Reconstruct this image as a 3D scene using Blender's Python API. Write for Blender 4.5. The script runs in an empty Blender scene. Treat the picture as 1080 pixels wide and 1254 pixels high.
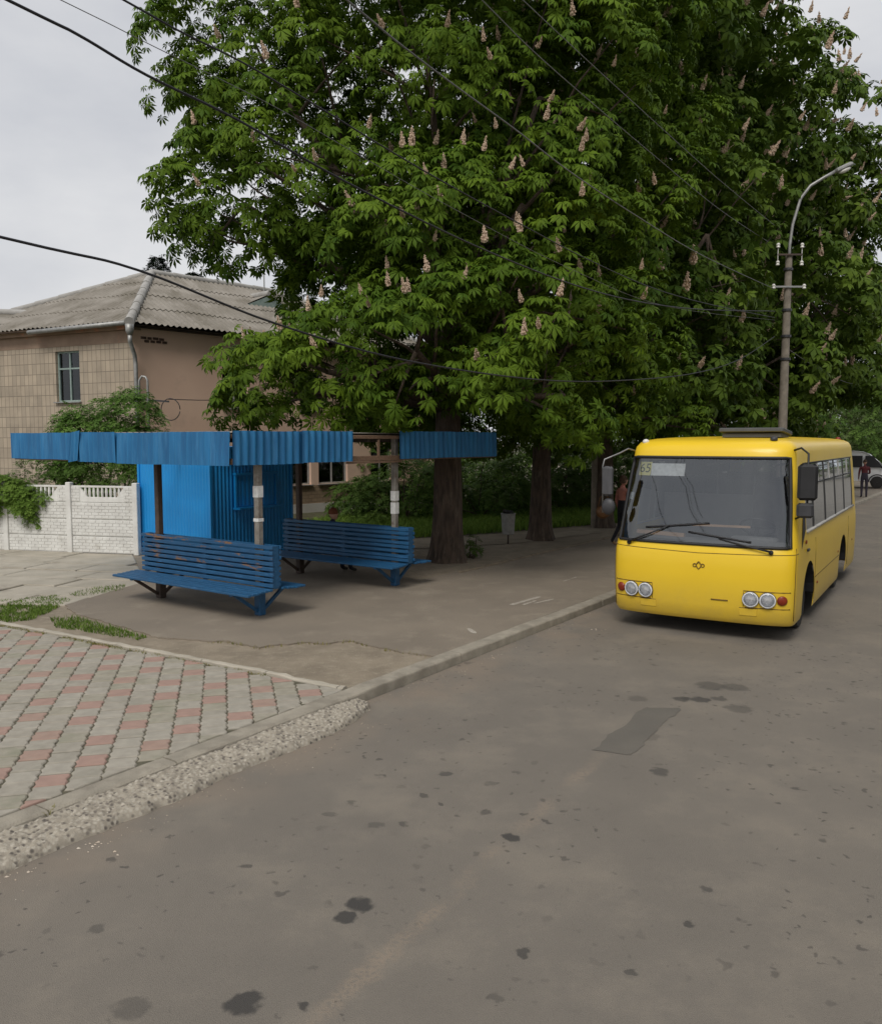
import bpy, math, random
import numpy as np
from mathutils import Vector, Matrix, noise

random.seed(7)
RNG = np.random.default_rng(11)
R = math.radians
scene = bpy.context.scene
col = scene.collection

# ------------------------------------------------------------------ camera
FPX, CXP, CYP, HOR, CAMH = 1035.0, 540.0, 627.0, 540.0, 2.70   # photo pixels (1080 x 1254), metres
PITCH = math.atan((CYP - HOR) / FPX)
cd = bpy.data.cameras.new("camera")
cam = bpy.data.objects.new("camera", cd)
col.objects.link(cam)
cam.location = (0, 0, CAMH)
cam.rotation_euler = (math.pi / 2 - PITCH, 0, 0)
cd.sensor_fit = 'VERTICAL'
cd.sensor_height = 24.0
cd.lens = 24.0 * FPX / 1254.0
cd.clip_start = 0.1
cd.clip_end = 2000.0
scene.camera = cam
FW = Vector((0, math.cos(PITCH), -math.sin(PITCH)))
UP = Vector((0, math.sin(PITCH), math.cos(PITCH)))
CAM = Vector((0, 0, CAMH))

# ------------------------------------------------------------------ world, sun, exposure
SUN_EL, SUN_AZ = R(50), R(198)          # azimuth clockwise from +Y: behind the camera on its left
world = bpy.data.worlds.new("World")
scene.world = world
world.use_nodes = True
wt = world.node_tree
wt.nodes.clear()
wo = wt.nodes.new('ShaderNodeOutputWorld')
wb = wt.nodes.new('ShaderNodeBackground')
wb.inputs['Strength'].default_value = 0.081
sk = wt.nodes.new('ShaderNodeTexSky')
sk.sky_type = 'NISHITA'
sk.sun_disc = False
sk.sun_elevation = SUN_EL
sk.sun_rotation = SUN_AZ
sk.dust_density = 4.0
wtc = wt.nodes.new('ShaderNodeTexCoord')
wmp = wt.nodes.new('ShaderNodeMapping')
wmp.inputs['Scale'].default_value = (1.0, 1.0, 2.2)
wn = wt.nodes.new('ShaderNodeTexNoise')
wn.inputs['Scale'].default_value = 2.3
wn.inputs['Detail'].default_value = 6.0
wn.inputs['Roughness'].default_value = 0.55
wr = wt.nodes.new('ShaderNodeValToRGB')
wr.color_ramp.elements[0].position = 0.32
wr.color_ramp.elements[0].color = (5.6, 5.75, 6.15, 1)
wr.color_ramp.elements[1].position = 0.68
wr.color_ramp.elements[1].color = (7.9, 7.9, 7.95, 1)
wm = wt.nodes.new('ShaderNodeMix')
wm.data_type = 'RGBA'
wm.inputs['Factor'].default_value = 0.93
wt.links.new(wtc.outputs['Generated'], wmp.inputs['Vector'])
wt.links.new(wmp.outputs['Vector'], wn.inputs['Vector'])
wt.links.new(wn.outputs['Fac'], wr.inputs['Fac'])
wt.links.new(sk.outputs['Color'], wm.inputs['A'])
wt.links.new(wr.outputs['Color'], wm.inputs['B'])
wt.links.new(wm.outputs['Result'], wb.inputs['Color'])
wt.links.new(wb.outputs['Background'], wo.inputs['Surface'])

sd = bpy.data.lights.new("sun", 'SUN')
sd.energy = 1.5
sd.angle = R(24)
sd.color = (1.0, 0.955, 0.89)
sun = bpy.data.objects.new("sun", sd)
col.objects.link(sun)
sdir = Vector((math.sin(SUN_AZ) * math.cos(SUN_EL), math.cos(SUN_AZ) * math.cos(SUN_EL), math.sin(SUN_EL)))
sun.rotation_euler = (-sdir).to_track_quat('-Z', 'Y').to_euler()
sun.location = (-10, -15, 25)

vs = scene.view_settings
vs.view_transform = 'Standard'
vs.look = 'None'
vs.exposure = 0.36
vs.gamma = 1.0
vs.use_curve_mapping = False

# ------------------------------------------------------------------ helpers
def ray(x, y):
    return FW + Vector(((x - CXP) / FPX, 0, 0)) - UP * ((y - CYP) / FPX)
def G(x, y, z=0.0):                      # photo pixel -> point at height z
    d = ray(x, y)
    return CAM + d * ((z - CAMH) / d.z)
def onplane(x, y, p, n):                 # photo pixel -> point on a vertical plane
    d = ray(x, y); n = Vector(n)
    return CAM + d * ((Vector(p) - CAM).dot(n) / d.dot(n))

def sock(node, *names):
    for n in names:
        if n in node.inputs: return node.inputs[n]

def mat(name, c1, c2=None, scale=6.0, rough=0.8, bump=0.0, bscale=60.0, metal=0.0, c3=None, s3=1.2, t3=(0.55, 0.7),
        stretch=(1, 1, 1), spec=0.5, coat=0.0, detail=6.0, speck=None, world_space=False):
    m = bpy.data.materials.new(name)
    m.use_nodes = True
    nt = m.node_tree; N = nt.nodes; L = nt.links
    b = N['Principled BSDF']
    b.inputs['Roughness'].default_value = rough
    b.inputs['Metallic'].default_value = metal
    b.inputs['Specular IOR Level'].default_value = spec
    b.inputs['Coat Weight'].default_value = coat
    b.inputs['Coat Roughness'].default_value = 0.08
    tc = N.new('ShaderNodeTexCoord')
    mp = N.new('ShaderNodeMapping')
    mp.inputs['Scale'].default_value = stretch
    if world_space:
        ge = N.new('ShaderNodeNewGeometry'); L.new(ge.outputs['Position'], mp.inputs['Vector'])
    else:
        L.new(tc.outputs['Object'], mp.inputs['Vector'])
    c2 = c2 or tuple(v * 0.8 for v in c1)
    n1 = N.new('ShaderNodeTexNoise'); n1.inputs['Scale'].default_value = scale; n1.inputs['Detail'].default_value = detail
    L.new(mp.outputs['Vector'], n1.inputs['Vector'])
    r1 = N.new('ShaderNodeValToRGB')
    r1.color_ramp.elements[0].position = 0.33; r1.color_ramp.elements[0].color = (*c2, 1)
    r1.color_ramp.elements[1].position = 0.67; r1.color_ramp.elements[1].color = (*c1, 1)
    L.new(n1.outputs['Fac'], r1.inputs['Fac'])
    out = r1.outputs['Color']
    if c3:
        n3 = N.new('ShaderNodeTexNoise'); n3.inputs['Scale'].default_value = s3; n3.inputs['Detail'].default_value = 8.0
        n3.inputs['Roughness'].default_value = 0.65
        L.new(mp.outputs['Vector'], n3.inputs['Vector'])
        r3 = N.new('ShaderNodeValToRGB')
        r3.color_ramp.elements[0].position = t3[0]; r3.color_ramp.elements[0].color = (0, 0, 0, 1)
        r3.color_ramp.elements[1].position = t3[1]; r3.color_ramp.elements[1].color = (1, 1, 1, 1)
        L.new(n3.outputs['Fac'], r3.inputs['Fac'])
        mx = N.new('ShaderNodeMix'); mx.data_type = 'RGBA'
        L.new(r3.outputs['Color'], mx.inputs['Factor']); L.new(out, mx.inputs['A'])
        mx.inputs['B'].default_value = (*c3, 1)
        out = mx.outputs['Result']
    if speck:
        (sc, ss, lo, hi) = speck
        n4 = N.new('ShaderNodeTexNoise'); n4.inputs['Scale'].default_value = ss; n4.inputs['Detail'].default_value = 2.0
        L.new(mp.outputs['Vector'], n4.inputs['Vector'])
        r4 = N.new('ShaderNodeValToRGB')
        r4.color_ramp.elements[0].position = lo; r4.color_ramp.elements[0].color = (0, 0, 0, 1)
        r4.color_ramp.elements[1].position = hi; r4.color_ramp.elements[1].color = (1, 1, 1, 1)
        L.new(n4.outputs['Fac'], r4.inputs['Fac'])
        mx = N.new('ShaderNodeMix'); mx.data_type = 'RGBA'
        L.new(r4.outputs['Color'], mx.inputs['Factor']); L.new(out, mx.inputs['A'])
        mx.inputs['B'].default_value = (*sc, 1)
        out = mx.outputs['Result']
    L.new(out, b.inputs['Base Color'])
    if bump:
        nb = N.new('ShaderNodeTexNoise'); nb.inputs['Scale'].default_value = bscale; nb.inputs['Detail'].default_value = 5.0
        L.new(mp.outputs['Vector'], nb.inputs['Vector'])
        bp = N.new('ShaderNodeBump'); bp.inputs['Strength'].default_value = bump; bp.inputs['Distance'].default_value = 0.02
        L.new(nb.outputs['Fac'], bp.inputs['Height']); L.new(bp.outputs['Normal'], b.inputs['Normal'])
    return m

def glass(name, tint, refl=0.25, rough=0.03):
    m = bpy.data.materials.new(name); m.use_nodes = True
    nt = m.node_tree; N = nt.nodes; L = nt.links; N.clear()
    o = N.new('ShaderNodeOutputMaterial'); mx = N.new('ShaderNodeMixShader'); tr = N.new('ShaderNodeBsdfTransparent')
    gl = N.new('ShaderNodeBsdfGlossy'); fr = N.new('ShaderNodeFresnel'); ad = N.new('ShaderNodeMath')
    tr.inputs['Color'].default_value = (*tint, 1)
    gl.inputs['Roughness'].default_value = rough; gl.inputs['Color'].default_value = (0.9, 0.95, 1.0, 1)
    fr.inputs['IOR'].default_value = 1.5
    ad.operation = 'ADD'; ad.use_clamp = True; ad.inputs[1].default_value = refl
    L.new(fr.outputs[0], ad.inputs[0]); L.new(ad.outputs[0], mx.inputs['Fac'])
    L.new(tr.outputs[0], mx.inputs[1]); L.new(gl.outputs[0], mx.inputs[2]); L.new(mx.outputs[0], o.inputs['Surface'])
    return m

def leafmat(name, c1, c2, transl=0.3, rough=0.62, spec=0.12):
    m = bpy.data.materials.new(name); m.use_nodes = True
    nt = m.node_tree; N = nt.nodes; L = nt.links
    b = N['Principled BSDF']; o = N['Material Output']
    at = N.new('ShaderNodeAttribute'); at.attribute_name = 'tone'
    rp = N.new('ShaderNodeValToRGB')
    rp.color_ramp.elements[0].color = (*c2, 1); rp.color_ramp.elements[1].color = (*c1, 1)
    L.new(at.outputs['Fac'], rp.inputs['Fac']); L.new(rp.outputs['Color'], b.inputs['Base Color'])
    b.inputs['Roughness'].default_value = rough; b.inputs['Specular IOR Level'].default_value = spec
    t = N.new('ShaderNodeBsdfTranslucent'); mx = N.new('ShaderNodeMixShader'); mx.inputs[0].default_value = transl
    L.new(rp.outputs['Color'], t.inputs['Color'])
    L.new(b.outputs[0], mx.inputs[1]); L.new(t.outputs[0], mx.inputs[2]); L.new(mx.outputs[0], o.inputs['Surface'])
    return m

def mesh_np(name, v, f, smooth=False, tone=None):
    """v (n,3), f (m,k) arrays of one polygon size"""
    v = np.asarray(v, dtype=np.float32); f = np.asarray(f, dtype=np.int32)
    me = bpy.data.meshes.new(name)
    k = f.shape[1]
    me.vertices.add(len(v)); me.vertices.foreach_set('co', v.ravel())
    me.loops.add(f.size); me.loops.foreach_set('vertex_index', f.ravel())
    me.polygons.add(len(f)); me.polygons.foreach_set('loop_start', np.arange(0, f.size, k, dtype=np.int32))
    if smooth: me.polygons.foreach_set('use_smooth', np.ones(len(f), dtype=bool))
    if tone is not None:
        a = me.attributes.new('tone', 'FLOAT', 'POINT'); a.data.foreach_set('value', np.asarray(tone, dtype=np.float32))
    me.update(calc_edges=True); me.validate()
    return me

class MB:
    """collects shapes into one mesh"""
    def __init__(s): s.v = []; s.f = []; s.mi = []; s.m = Matrix(); s.cur = 0
    def add(s, vs, fs):
        o = len(s.v)
        s.v += [tuple(s.m @ Vector(p)) for p in vs]
        s.f += [tuple(i + o for i in f) for f in fs]
        s.mi += [s.cur] * len(fs)
    def box(s, c, d, rot=None, bev=0.0):
        x, y, z = d[0] / 2, d[1] / 2, d[2] / 2
        M = Matrix.Translation(c) @ (rot.to_4x4() if rot else Matrix())
        if bev <= 0:
            vs = [(a * x, b * y, e * z) for a in (-1, 1) for b in (-1, 1) for e in (-1, 1)]
            fs = [(0, 1, 3, 2), (4, 6, 7, 5), (0, 4, 5, 1), (2, 3, 7, 6), (0, 2, 6, 4), (1, 5, 7, 3)]
        else:
            q = bev; vs = []; fs = []
            for e in (-1, 1):                       # chamfered ring: bottom cap, two wide rings, top cap
                pass
            def ring(ix, iy, zz):
                return [(-ix + q, -iy, zz), (ix - q, -iy, zz), (ix, -iy + q, zz), (ix, iy - q, zz), (ix - q, iy, zz), (-ix + q, iy, zz), (-ix, iy - q, zz), (-ix, -iy + q, zz)]
            for (ix, iy, zz) in ((x - q, y - q, -z), (x, y, -z + q), (x, y, z - q), (x - q, y - q, z)):
                vs += ring(ix, iy, zz)
            for r in range(3):
                for i in range(8):
                    j = (i + 1) % 8; fs.append((r * 8 + i, r * 8 + j, r * 8 + 8 + j, r * 8 + 8 + i))
            fs.append(tuple(range(7, -1, -1))); fs.append(tuple(range(24, 32)))
        s.add([tuple(M @ Vector(p)) for p in vs], fs)
    def bar(s, a, b, w, h, bev=0.0, up=(0, 0, 1)):
        a = Vector(a); b = Vector(b); d = b - a; L = d.length; x = d / L
        u = Vector(up); yv = u.cross(x)
        if yv.length < 1e-4: yv = Vector((0, 1, 0)).cross(x)
        yv.normalize(); z = x.cross(yv)
        s.box((a + b) / 2, (L, w, h), Matrix((x, yv, z)).transposed(), bev)
    def tube(s, pts, rad, n=8, cap=True, squash=None):
        P = [Vector(p) for p in pts]; vs = []; fs = []
        if not hasattr(rad, '__len__'): rad = [rad] * len(P)
        prev = None
        for i, p in enumerate(P):
            t = (P[min(i + 1, len(P) - 1)] - P[max(i - 1, 0)]).normalized()
            if prev is None:
                a = Vector((0, 0, 1)) if abs(t.z) < 0.9 else Vector((1, 0, 0))
                n1 = (a - t * a.dot(t)).normalized()
            else:
                n1 = (prev - t * prev.dot(t)).normalized()
            prev = n1; n2 = t.cross(n1)
            for k in range(n):
                an = 2 * math.pi * k / n
                vs.append(tuple(p + n1 * (math.cos(an) * rad[i]) + n2 * (math.sin(an) * rad[i] * (squash or 1))))
        for i in range(len(P) - 1):
            for k in range(n):
                k2 = (k + 1) % n
                fs.append((i * n + k, i * n + k2, i * n + n + k2, i * n + n + k))
        if cap:
            fs.append(tuple(range(n - 1, -1, -1))); fs.append(tuple(range((len(P) - 1) * n, len(P) * n)))
        s.add(vs, fs)
    def lathe(s, prof, n=16, c=(0, 0, 0), rot=None, cap=True):
        M = Matrix.Translation(c) @ (rot.to_4x4() if rot else Matrix())
        vs = []; fs = []
        for (r, z) in prof:
            for k in range(n):
                an = 2 * math.pi * k / n
                vs.append(tuple(M @ Vector((r * math.cos(an), r * math.sin(an), z))))
        for i in range(len(prof) - 1):
            for k in range(n):
                k2 = (k + 1) % n
                fs.append((i * n + k, i * n + k2, i * n + n + k2, i * n + n + k))
        if cap: fs.append(tuple(range(n - 1, -1, -1))); fs.append(tuple(range((len(prof) - 1) * n, len(prof) * n)))
        s.add(vs, fs)
    def prism(s, poly, z0, z1, bev=0.0):
        n = len(poly); vs = [(p[0], p[1], z0) for p in poly]; fs = []
        if bev:
            cx = sum(p[0] for p in poly) / n; cy = sum(p[1] for p in poly) / n
            vs += [(p[0], p[1], z1 - bev) for p in poly]
            for p in poly:
                d = math.hypot(p[0] - cx, p[1] - cy) or 1
                k = 1 - min(bev * 1.3, d * 0.4) / d
                vs.append((cx + (p[0] - cx) * k, cy + (p[1] - cy) * k, z1))
            rings = 3
        else:
            vs += [(p[0], p[1], z1) for p in poly]; rings = 2
        for r in range(rings - 1):
            for i in range(n):
                j = (i + 1) % n; fs.append((r * n + i, r * n + j, r * n + n + j, r * n + n + i))
        fs.append(tuple(range(n - 1, -1, -1))); fs.append(tuple(range((rings - 1) * n, rings * n)))
        s.add(vs, fs)
    def grid(s, rows, close_u=False):
        """rows: list of lists of points"""
        n = len(rows[0]); vs = [p for r in rows for p in r]; fs = []
        for i in range(len(rows) - 1):
            for k in range(n - (0 if close_u else 1)):
                k2 = (k + 1) % n
                fs.append((i * n + k, i * n + k2, i * n + n + k2, i * n + n + k))
        s.add(vs, fs)
    def ball(s, c, r, n=10, rot=None):
        rr = r if hasattr(r, '__len__') else (r, r, r)
        M = Matrix.Translation(c) @ (rot.to_4x4() if rot else Matrix())
        m = max(4, n // 2 + 1); vs = []; fs = []
        for i in range(m + 1):
            th = math.pi * (i + 0.001 if i == 0 else (i - 0.001 if i == m else i)) / m
            for k in range(n):
                an = 2 * math.pi * k / n
                vs.append(tuple(M @ Vector((rr[0] * math.sin(th) * math.cos(an), rr[1] * math.sin(th) * math.sin(an), rr[2] * math.cos(th)))))
        for i in range(m):
            for k in range(n):
                k2 = (k + 1) % n; fs.append((i * n + k, i * n + n + k, i * n + n + k2, i * n + k2))
        s.add(vs, fs)
    def mesh(s, name, smooth=False, angle=None):
        me = bpy.data.meshes.new(name); me.from_pydata(s.v, [], s.f)
        if smooth: me.polygons.foreach_set('use_smooth', np.ones(len(me.polygons), dtype=bool))
        if any(s.mi): me.polygons.foreach_set('material_index', np.array(s.mi, dtype=np.int32))
        me.update()
        return me
    def build(s, name, m, parent=None, smooth=False, sharp=None, loc=None):
        me = s.mesh(name, smooth)
        if smooth and sharp: me.set_sharp_from_angle(angle=R(sharp))
        return link(name, me, m, parent, loc)

def link(name, me, m, parent=None, loc=None, rotz=0.0):
    o = bpy.data.objects.new(name, me); col.objects.link(o)
    if m is not None and not me.materials:
        for q in (m if isinstance(m, (list, tuple)) else [m]): me.materials.append(q)
    if parent: o.parent = parent
    if loc is not None: o.location = loc
    o.rotation_euler.z = rotz
    return o
def tag(o, label=None, cat=None, group=None, kind=None):
    if label: o['label'] = label
    if cat: o['category'] = cat
    if group: o['group'] = group
    if kind: o['kind'] = kind
    return o
def thing(name, label, cat, loc=(0, 0, 0), rotz=0.0, group=None):
    o = bpy.data.objects.new(name, None); col.objects.link(o)
    o.location = loc; o.rotation_euler = (0, 0, rotz); o.empty_display_size = 0.2
    return tag(o, label, cat, group)
def clip(poly, p, n):
    """keep the side of the line through p where (q-p).n <= 0"""
    out = []
    for i in range(len(poly)):
        a = poly[i]; b = poly[(i + 1) % len(poly)]
        da = (a[0] - p[0]) * n[0] + (a[1] - p[1]) * n[1]; db = (b[0] - p[0]) * n[0] + (b[1] - p[1]) * n[1]
        if da <= 0: out.append(a)
        if (da < 0 < db) or (db < 0 < da):
            t = da / (da - db); out.append((a[0] + (b[0] - a[0]) * t, a[1] + (b[1] - a[1]) * t))
    return out
def area(poly):
    return 0.5 * abs(sum(poly[i][0] * poly[(i + 1) % len(poly)][1] - poly[(i + 1) % len(poly)][0] * poly[i][1] for i in range(len(poly))))
def inside(x, y, poly):
    c = False; j = len(poly) - 1
    for i in range(len(poly)):
        xi, yi = poly[i][:2]; xj, yj = poly[j][:2]
        if (yi > y) != (yj > y) and x < (xj - xi) * (y - yi) / (yj - yi) + xi: c = not c
        j = i
    return c
def rough_line(pts, step=0.15, amp=0.03, seed=0.0):
    out = []
    for i in range(len(pts) - 1):
        a = Vector(pts[i][:2]); b = Vector(pts[i + 1][:2]); n = max(1, int((b - a).length / step))
        for k in range(n):
            p = a + (b - a) * (k / n); q = (b - a).normalized()
            w = noise.noise(Vector((p.x * 3.1, p.y * 3.1, seed))) * amp * 2 + noise.noise(Vector((p.x * 11, p.y * 11, seed))) * amp
            out.append((p.x - q.y * w, p.y + q.x * w))
    return out

# ------------------------------------------------------------------ materials
M_soil = mat('soil', (0.27, 0.225, 0.165), (0.20, 0.165, 0.12), 2.5, 0.95, 0.6, 40, c3=(0.31, 0.265, 0.20), s3=9, t3=(0.5, 0.75))
M_walk = mat('walkway_asphalt', (0.248, 0.208, 0.160), (0.200, 0.168, 0.130), 0.8, 0.9, 0.35, 140, c3=(0.28, 0.24, 0.185), s3=2.2, t3=(0.52, 0.72), speck=((0.08, 0.065, 0.055), 230, 0.6, 0.68))
M_kerb = mat('kerb_concrete', (0.345, 0.31, 0.25), (0.25, 0.225, 0.18), 5, 0.92, 0.5, 70, c3=(0.20, 0.175, 0.14), s3=3, t3=(0.5, 0.72))
M_slab = mat('slab_concrete', (0.43, 0.39, 0.32), (0.34, 0.31, 0.25), 2.2, 0.93, 0.4, 60, c3=(0.25, 0.22, 0.175), s3=1.6, t3=(0.55, 0.75), world_space=True)
M_sand = mat('joint_sand', (0.13, 0.115, 0.08), (0.08, 0.075, 0.048), 20, 0.95, 0.4, 90)
M_pgrey = [mat('paver_grey', (0.355, 0.325, 0.27), (0.285, 0.26, 0.215), 9, 0.92, 0.4, 130, c3=(0.25, 0.235, 0.19), s3=4, t3=(0.5, 0.75), world_space=True),
           mat('paver_grey_pale', (0.375, 0.345, 0.288), (0.305, 0.28, 0.235), 9, 0.92, 0.4, 130, c3=(0.29, 0.27, 0.225), s3=4, t3=(0.5, 0.75), world_space=True),
           mat('paver_grey_green', (0.335, 0.308, 0.245), (0.27, 0.247, 0.195), 9, 0.92, 0.4, 130, c3=(0.23, 0.23, 0.165), s3=4, t3=(0.5, 0.75), world_space=True)]
M_pred = [mat('paver_red', (0.365, 0.24, 0.195), (0.31, 0.205, 0.168), 9, 0.92, 0.4, 130, c3=(0.30, 0.21, 0.17), s3=5, t3=(0.5, 0.8), world_space=True),
          mat('paver_red_faded', (0.355, 0.245, 0.195), (0.30, 0.205, 0.165), 9, 0.92, 0.4, 130, c3=(0.30, 0.245, 0.195), s3=5, t3=(0.5, 0.8), world_space=True)]
M_blue = mat('blue_paint', (0.014, 0.165, 0.37), (0.009, 0.105, 0.25), 1.6, 0.55, 0.15, 30, c3=(0.04, 0.20, 0.40), s3=2.2, t3=(0.5, 0.72), stretch=(5, 5, 0.5))  # vertical colour streaks paint in the light and dark of the corrugation
M_kblue = mat('kiosk_blue_paint', (0.008, 0.275, 0.67), (0.008, 0.24, 0.60), 1.5, 0.45, 0.05, 30, c3=(0.02, 0.16, 0.40), s3=1.3, t3=(0.6, 0.85))
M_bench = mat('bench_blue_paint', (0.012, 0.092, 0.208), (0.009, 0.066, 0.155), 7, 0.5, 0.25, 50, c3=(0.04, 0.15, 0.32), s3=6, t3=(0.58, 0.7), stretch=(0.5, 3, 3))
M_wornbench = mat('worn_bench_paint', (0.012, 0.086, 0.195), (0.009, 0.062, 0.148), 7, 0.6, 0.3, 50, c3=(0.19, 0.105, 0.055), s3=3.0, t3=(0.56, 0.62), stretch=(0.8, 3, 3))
M_post = mat('grey_post_paint', (0.25, 0.235, 0.21), (0.15, 0.13, 0.11), 9, 0.6, 0.15, 40, c3=(0.12, 0.075, 0.05), s3=6, t3=(0.55, 0.7))
M_rustpost = mat('brown_post_paint', (0.085, 0.055, 0.04), (0.05, 0.035, 0.028), 9, 0.65, 0.2, 40)
M_paper = mat('paper', (0.72, 0.72, 0.70), (0.58, 0.58, 0.57), 20, 0.9)
M_wood = mat('old_timber', (0.24, 0.15, 0.095), (0.15, 0.09, 0.06), 8, 0.9, 0.4, 40, stretch=(1, 4, 4))
M_darkwood = mat('roof_timber', (0.06, 0.045, 0.035), (0.03, 0.024, 0.02), 5, 0.9)
M_asb = mat('corrugated_roof', (0.30, 0.275, 0.24), (0.20, 0.18, 0.15), 1.3, 0.95, 0.4, 25, c3=(0.13, 0.115, 0.085), s3=0.9, t3=(0.5, 0.72), stretch=(1, 1, 1))
M_cap = mat('ridge_cap', (0.40, 0.39, 0.37), (0.30, 0.29, 0.27), 3, 0.9, 0.2, 30)
M_fence = mat('white_concrete', (0.74, 0.735, 0.70), (0.62, 0.61, 0.575), 4, 0.9, 0.3, 60, c3=(0.42, 0.39, 0.33), s3=1.6, t3=(0.60, 0.85))
M_black = mat('black_rubber', (0.018, 0.018, 0.02), (0.012, 0.012, 0.013), 9, 0.55)
M_dkgrey = mat('dark_grey_plastic', (0.045, 0.045, 0.05), (0.03, 0.03, 0.033), 9, 0.5)
M_tyre = mat('tyre', (0.03, 0.028, 0.026), (0.02, 0.019, 0.018), 9, 0.85, 0.3, 60)
M_steel = mat('steel', (0.32, 0.32, 0.32), (0.22, 0.22, 0.22), 9, 0.45, 0.1, 40, metal=0.6)
M_yellow = mat('bus_yellow', (0.82, 0.56, 0.028), (0.78, 0.52, 0.024), 0.9, 0.32, 0.0, 30, c3=(0.64, 0.41, 0.05), s3=1.1, t3=(0.6, 0.95), spec=0.35, coat=0.12)
def grime(m, z0, z1, c, k):
    nt = m.node_tree; N = nt.nodes; L = nt.links; bs = N['Principled BSDF']; src = bs.inputs['Base Color'].links[0].from_socket
    tc = N.new('ShaderNodeTexCoord'); sx = N.new('ShaderNodeSeparateXYZ'); L.new(tc.outputs['Object'], sx.inputs[0])
    mr = N.new('ShaderNodeMapRange'); mr.inputs['From Min'].default_value = z1; mr.inputs['From Max'].default_value = z0; L.new(sx.outputs[2], mr.inputs['Value'])
    n = N.new('ShaderNodeTexNoise'); n.inputs['Scale'].default_value = 3.5; n.inputs['Detail'].default_value = 9.0; n.inputs['Roughness'].default_value = 0.7; L.new(tc.outputs['Object'], n.inputs['Vector'])
    ml = N.new('ShaderNodeMath'); ml.operation = 'MULTIPLY'; L.new(mr.outputs[0], ml.inputs[0]); L.new(n.outputs['Fac'], ml.inputs[1])
    m2 = N.new('ShaderNodeMath'); m2.operation = 'MULTIPLY'; m2.use_clamp = True; m2.inputs[1].default_value = k; L.new(ml.outputs[0], m2.inputs[0])
    mx = N.new('ShaderNodeMix'); mx.data_type = 'RGBA'; L.new(m2.outputs[0], mx.inputs['Factor']); L.new(src, mx.inputs['A']); mx.inputs['B'].default_value = (*c, 1)
    L.new(mx.outputs['Result'], bs.inputs['Base Color'])
grime(M_yellow, 0.25, 0.85, (0.30, 0.22, 0.10), 0.75)
M_seam = mat('panel_seam', (0.16, 0.09, 0.01), (0.12, 0.07, 0.01), 9, 0.7)
M_chrome = mat('lamp_reflector', (0.82, 0.83, 0.85), (0.60, 0.61, 0.63), 45, 0.3, metal=0.1, coat=0.5)
M_orange = mat('indicator_lens', (0.24, 0.028, 0.008), (0.18, 0.018, 0.006), 20, 0.3, coat=0.1)
M_wglass = glass('windscreen_glass', (0.74, 0.77, 0.79), 0.095)
M_sglass = glass('side_window_glass', (0.40, 0.41, 0.42), 0.34)
M_hglass = glass('house_window_glass', (0.42, 0.44, 0.44), 0.02)
M_lens = glass('lamp_lens', (0.98, 0.98, 0.98), 0.06, 0.1)
M_seat = mat('seat_fabric', (0.09, 0.085, 0.09), (0.06, 0.055, 0.06), 9, 0.9)
M_inter = mat('bus_interior_grey', (0.22, 0.21, 0.20), (0.17, 0.165, 0.16), 3, 0.8)
M_tan = mat('tan_trim', (0.50, 0.30, 0.17), (0.42, 0.25, 0.14), 6, 0.7)
M_vanwhite = mat('van_white', (0.82, 0.82, 0.81), (0.78, 0.78, 0.77), 2, 0.35, coat=0.4)
M_concpole = mat('pole_concrete', (0.27, 0.235, 0.19), (0.18, 0.155, 0.125), 6, 0.92, 0.4, 40)
M_galv = mat('galvanised', (0.38, 0.38, 0.37), (0.28, 0.28, 0.27), 8, 0.5, metal=0.5)
M_porc = mat('porcelain', (0.75, 0.73, 0.68), (0.65, 0.63, 0.58), 9, 0.25)
M_wire = mat('black_cable', (0.012, 0.012, 0.016), (0.009, 0.009, 0.012), 9, 0.5)
M_greywire = mat('bare_wire', (0.14, 0.14, 0.14), (0.10, 0.10, 0.10), 9, 0.5)
M_bark = mat('bark', (0.125, 0.090, 0.066), (0.050, 0.037, 0.029), 6, 0.95, 1.0, 14, c3=(0.18, 0.145, 0.11), s3=5, t3=(0.55, 0.72), stretch=(2.2, 2.2, 0.45))
M_flower = mat('chestnut_flower', (0.60, 0.475, 0.355), (0.46, 0.32, 0.23), 40, 0.8, detail=3)
M_chest = leafmat('chestnut_leaf', (0.140, 0.218, 0.017), (0.024, 0.064, 0.006), 0.2)
M_chest2 = leafmat('chestnut_leaf_far', (0.122, 0.184, 0.020), (0.024, 0.058, 0.007), 0.2)
M_lilac = leafmat('lilac_leaf', (0.16, 0.27, 0.055), (0.065, 0.14, 0.024), 0.28)
M_vine = leafmat('vine_leaf', (0.21, 0.32, 0.06), (0.085, 0.16, 0.022), 0.28)
M_shrub = leafmat('shrub_leaf', (0.125, 0.205, 0.040), (0.040, 0.085, 0.016), 0.25)
M_fargreen = leafmat('far_tree_leaf', (0.15, 0.20, 0.07), (0.075, 0.115, 0.035), 0.2)
M_spruce = leafmat('spruce_needles', (0.035, 0.055, 0.030), (0.015, 0.026, 0.016), 0.05)
M_grass = leafmat('grass_blade', (0.17, 0.25, 0.045), (0.07, 0.13, 0.022), 0.25, 0.7)
M_verge = leafmat('verge_grass_blade', (0.26, 0.38, 0.07), (0.10, 0.19, 0.032), 0.3, 0.7)
M_drygrass = leafmat('dry_grass_blade', (0.30, 0.25, 0.09), (0.12, 0.14, 0.035), 0.2, 0.8)

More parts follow.
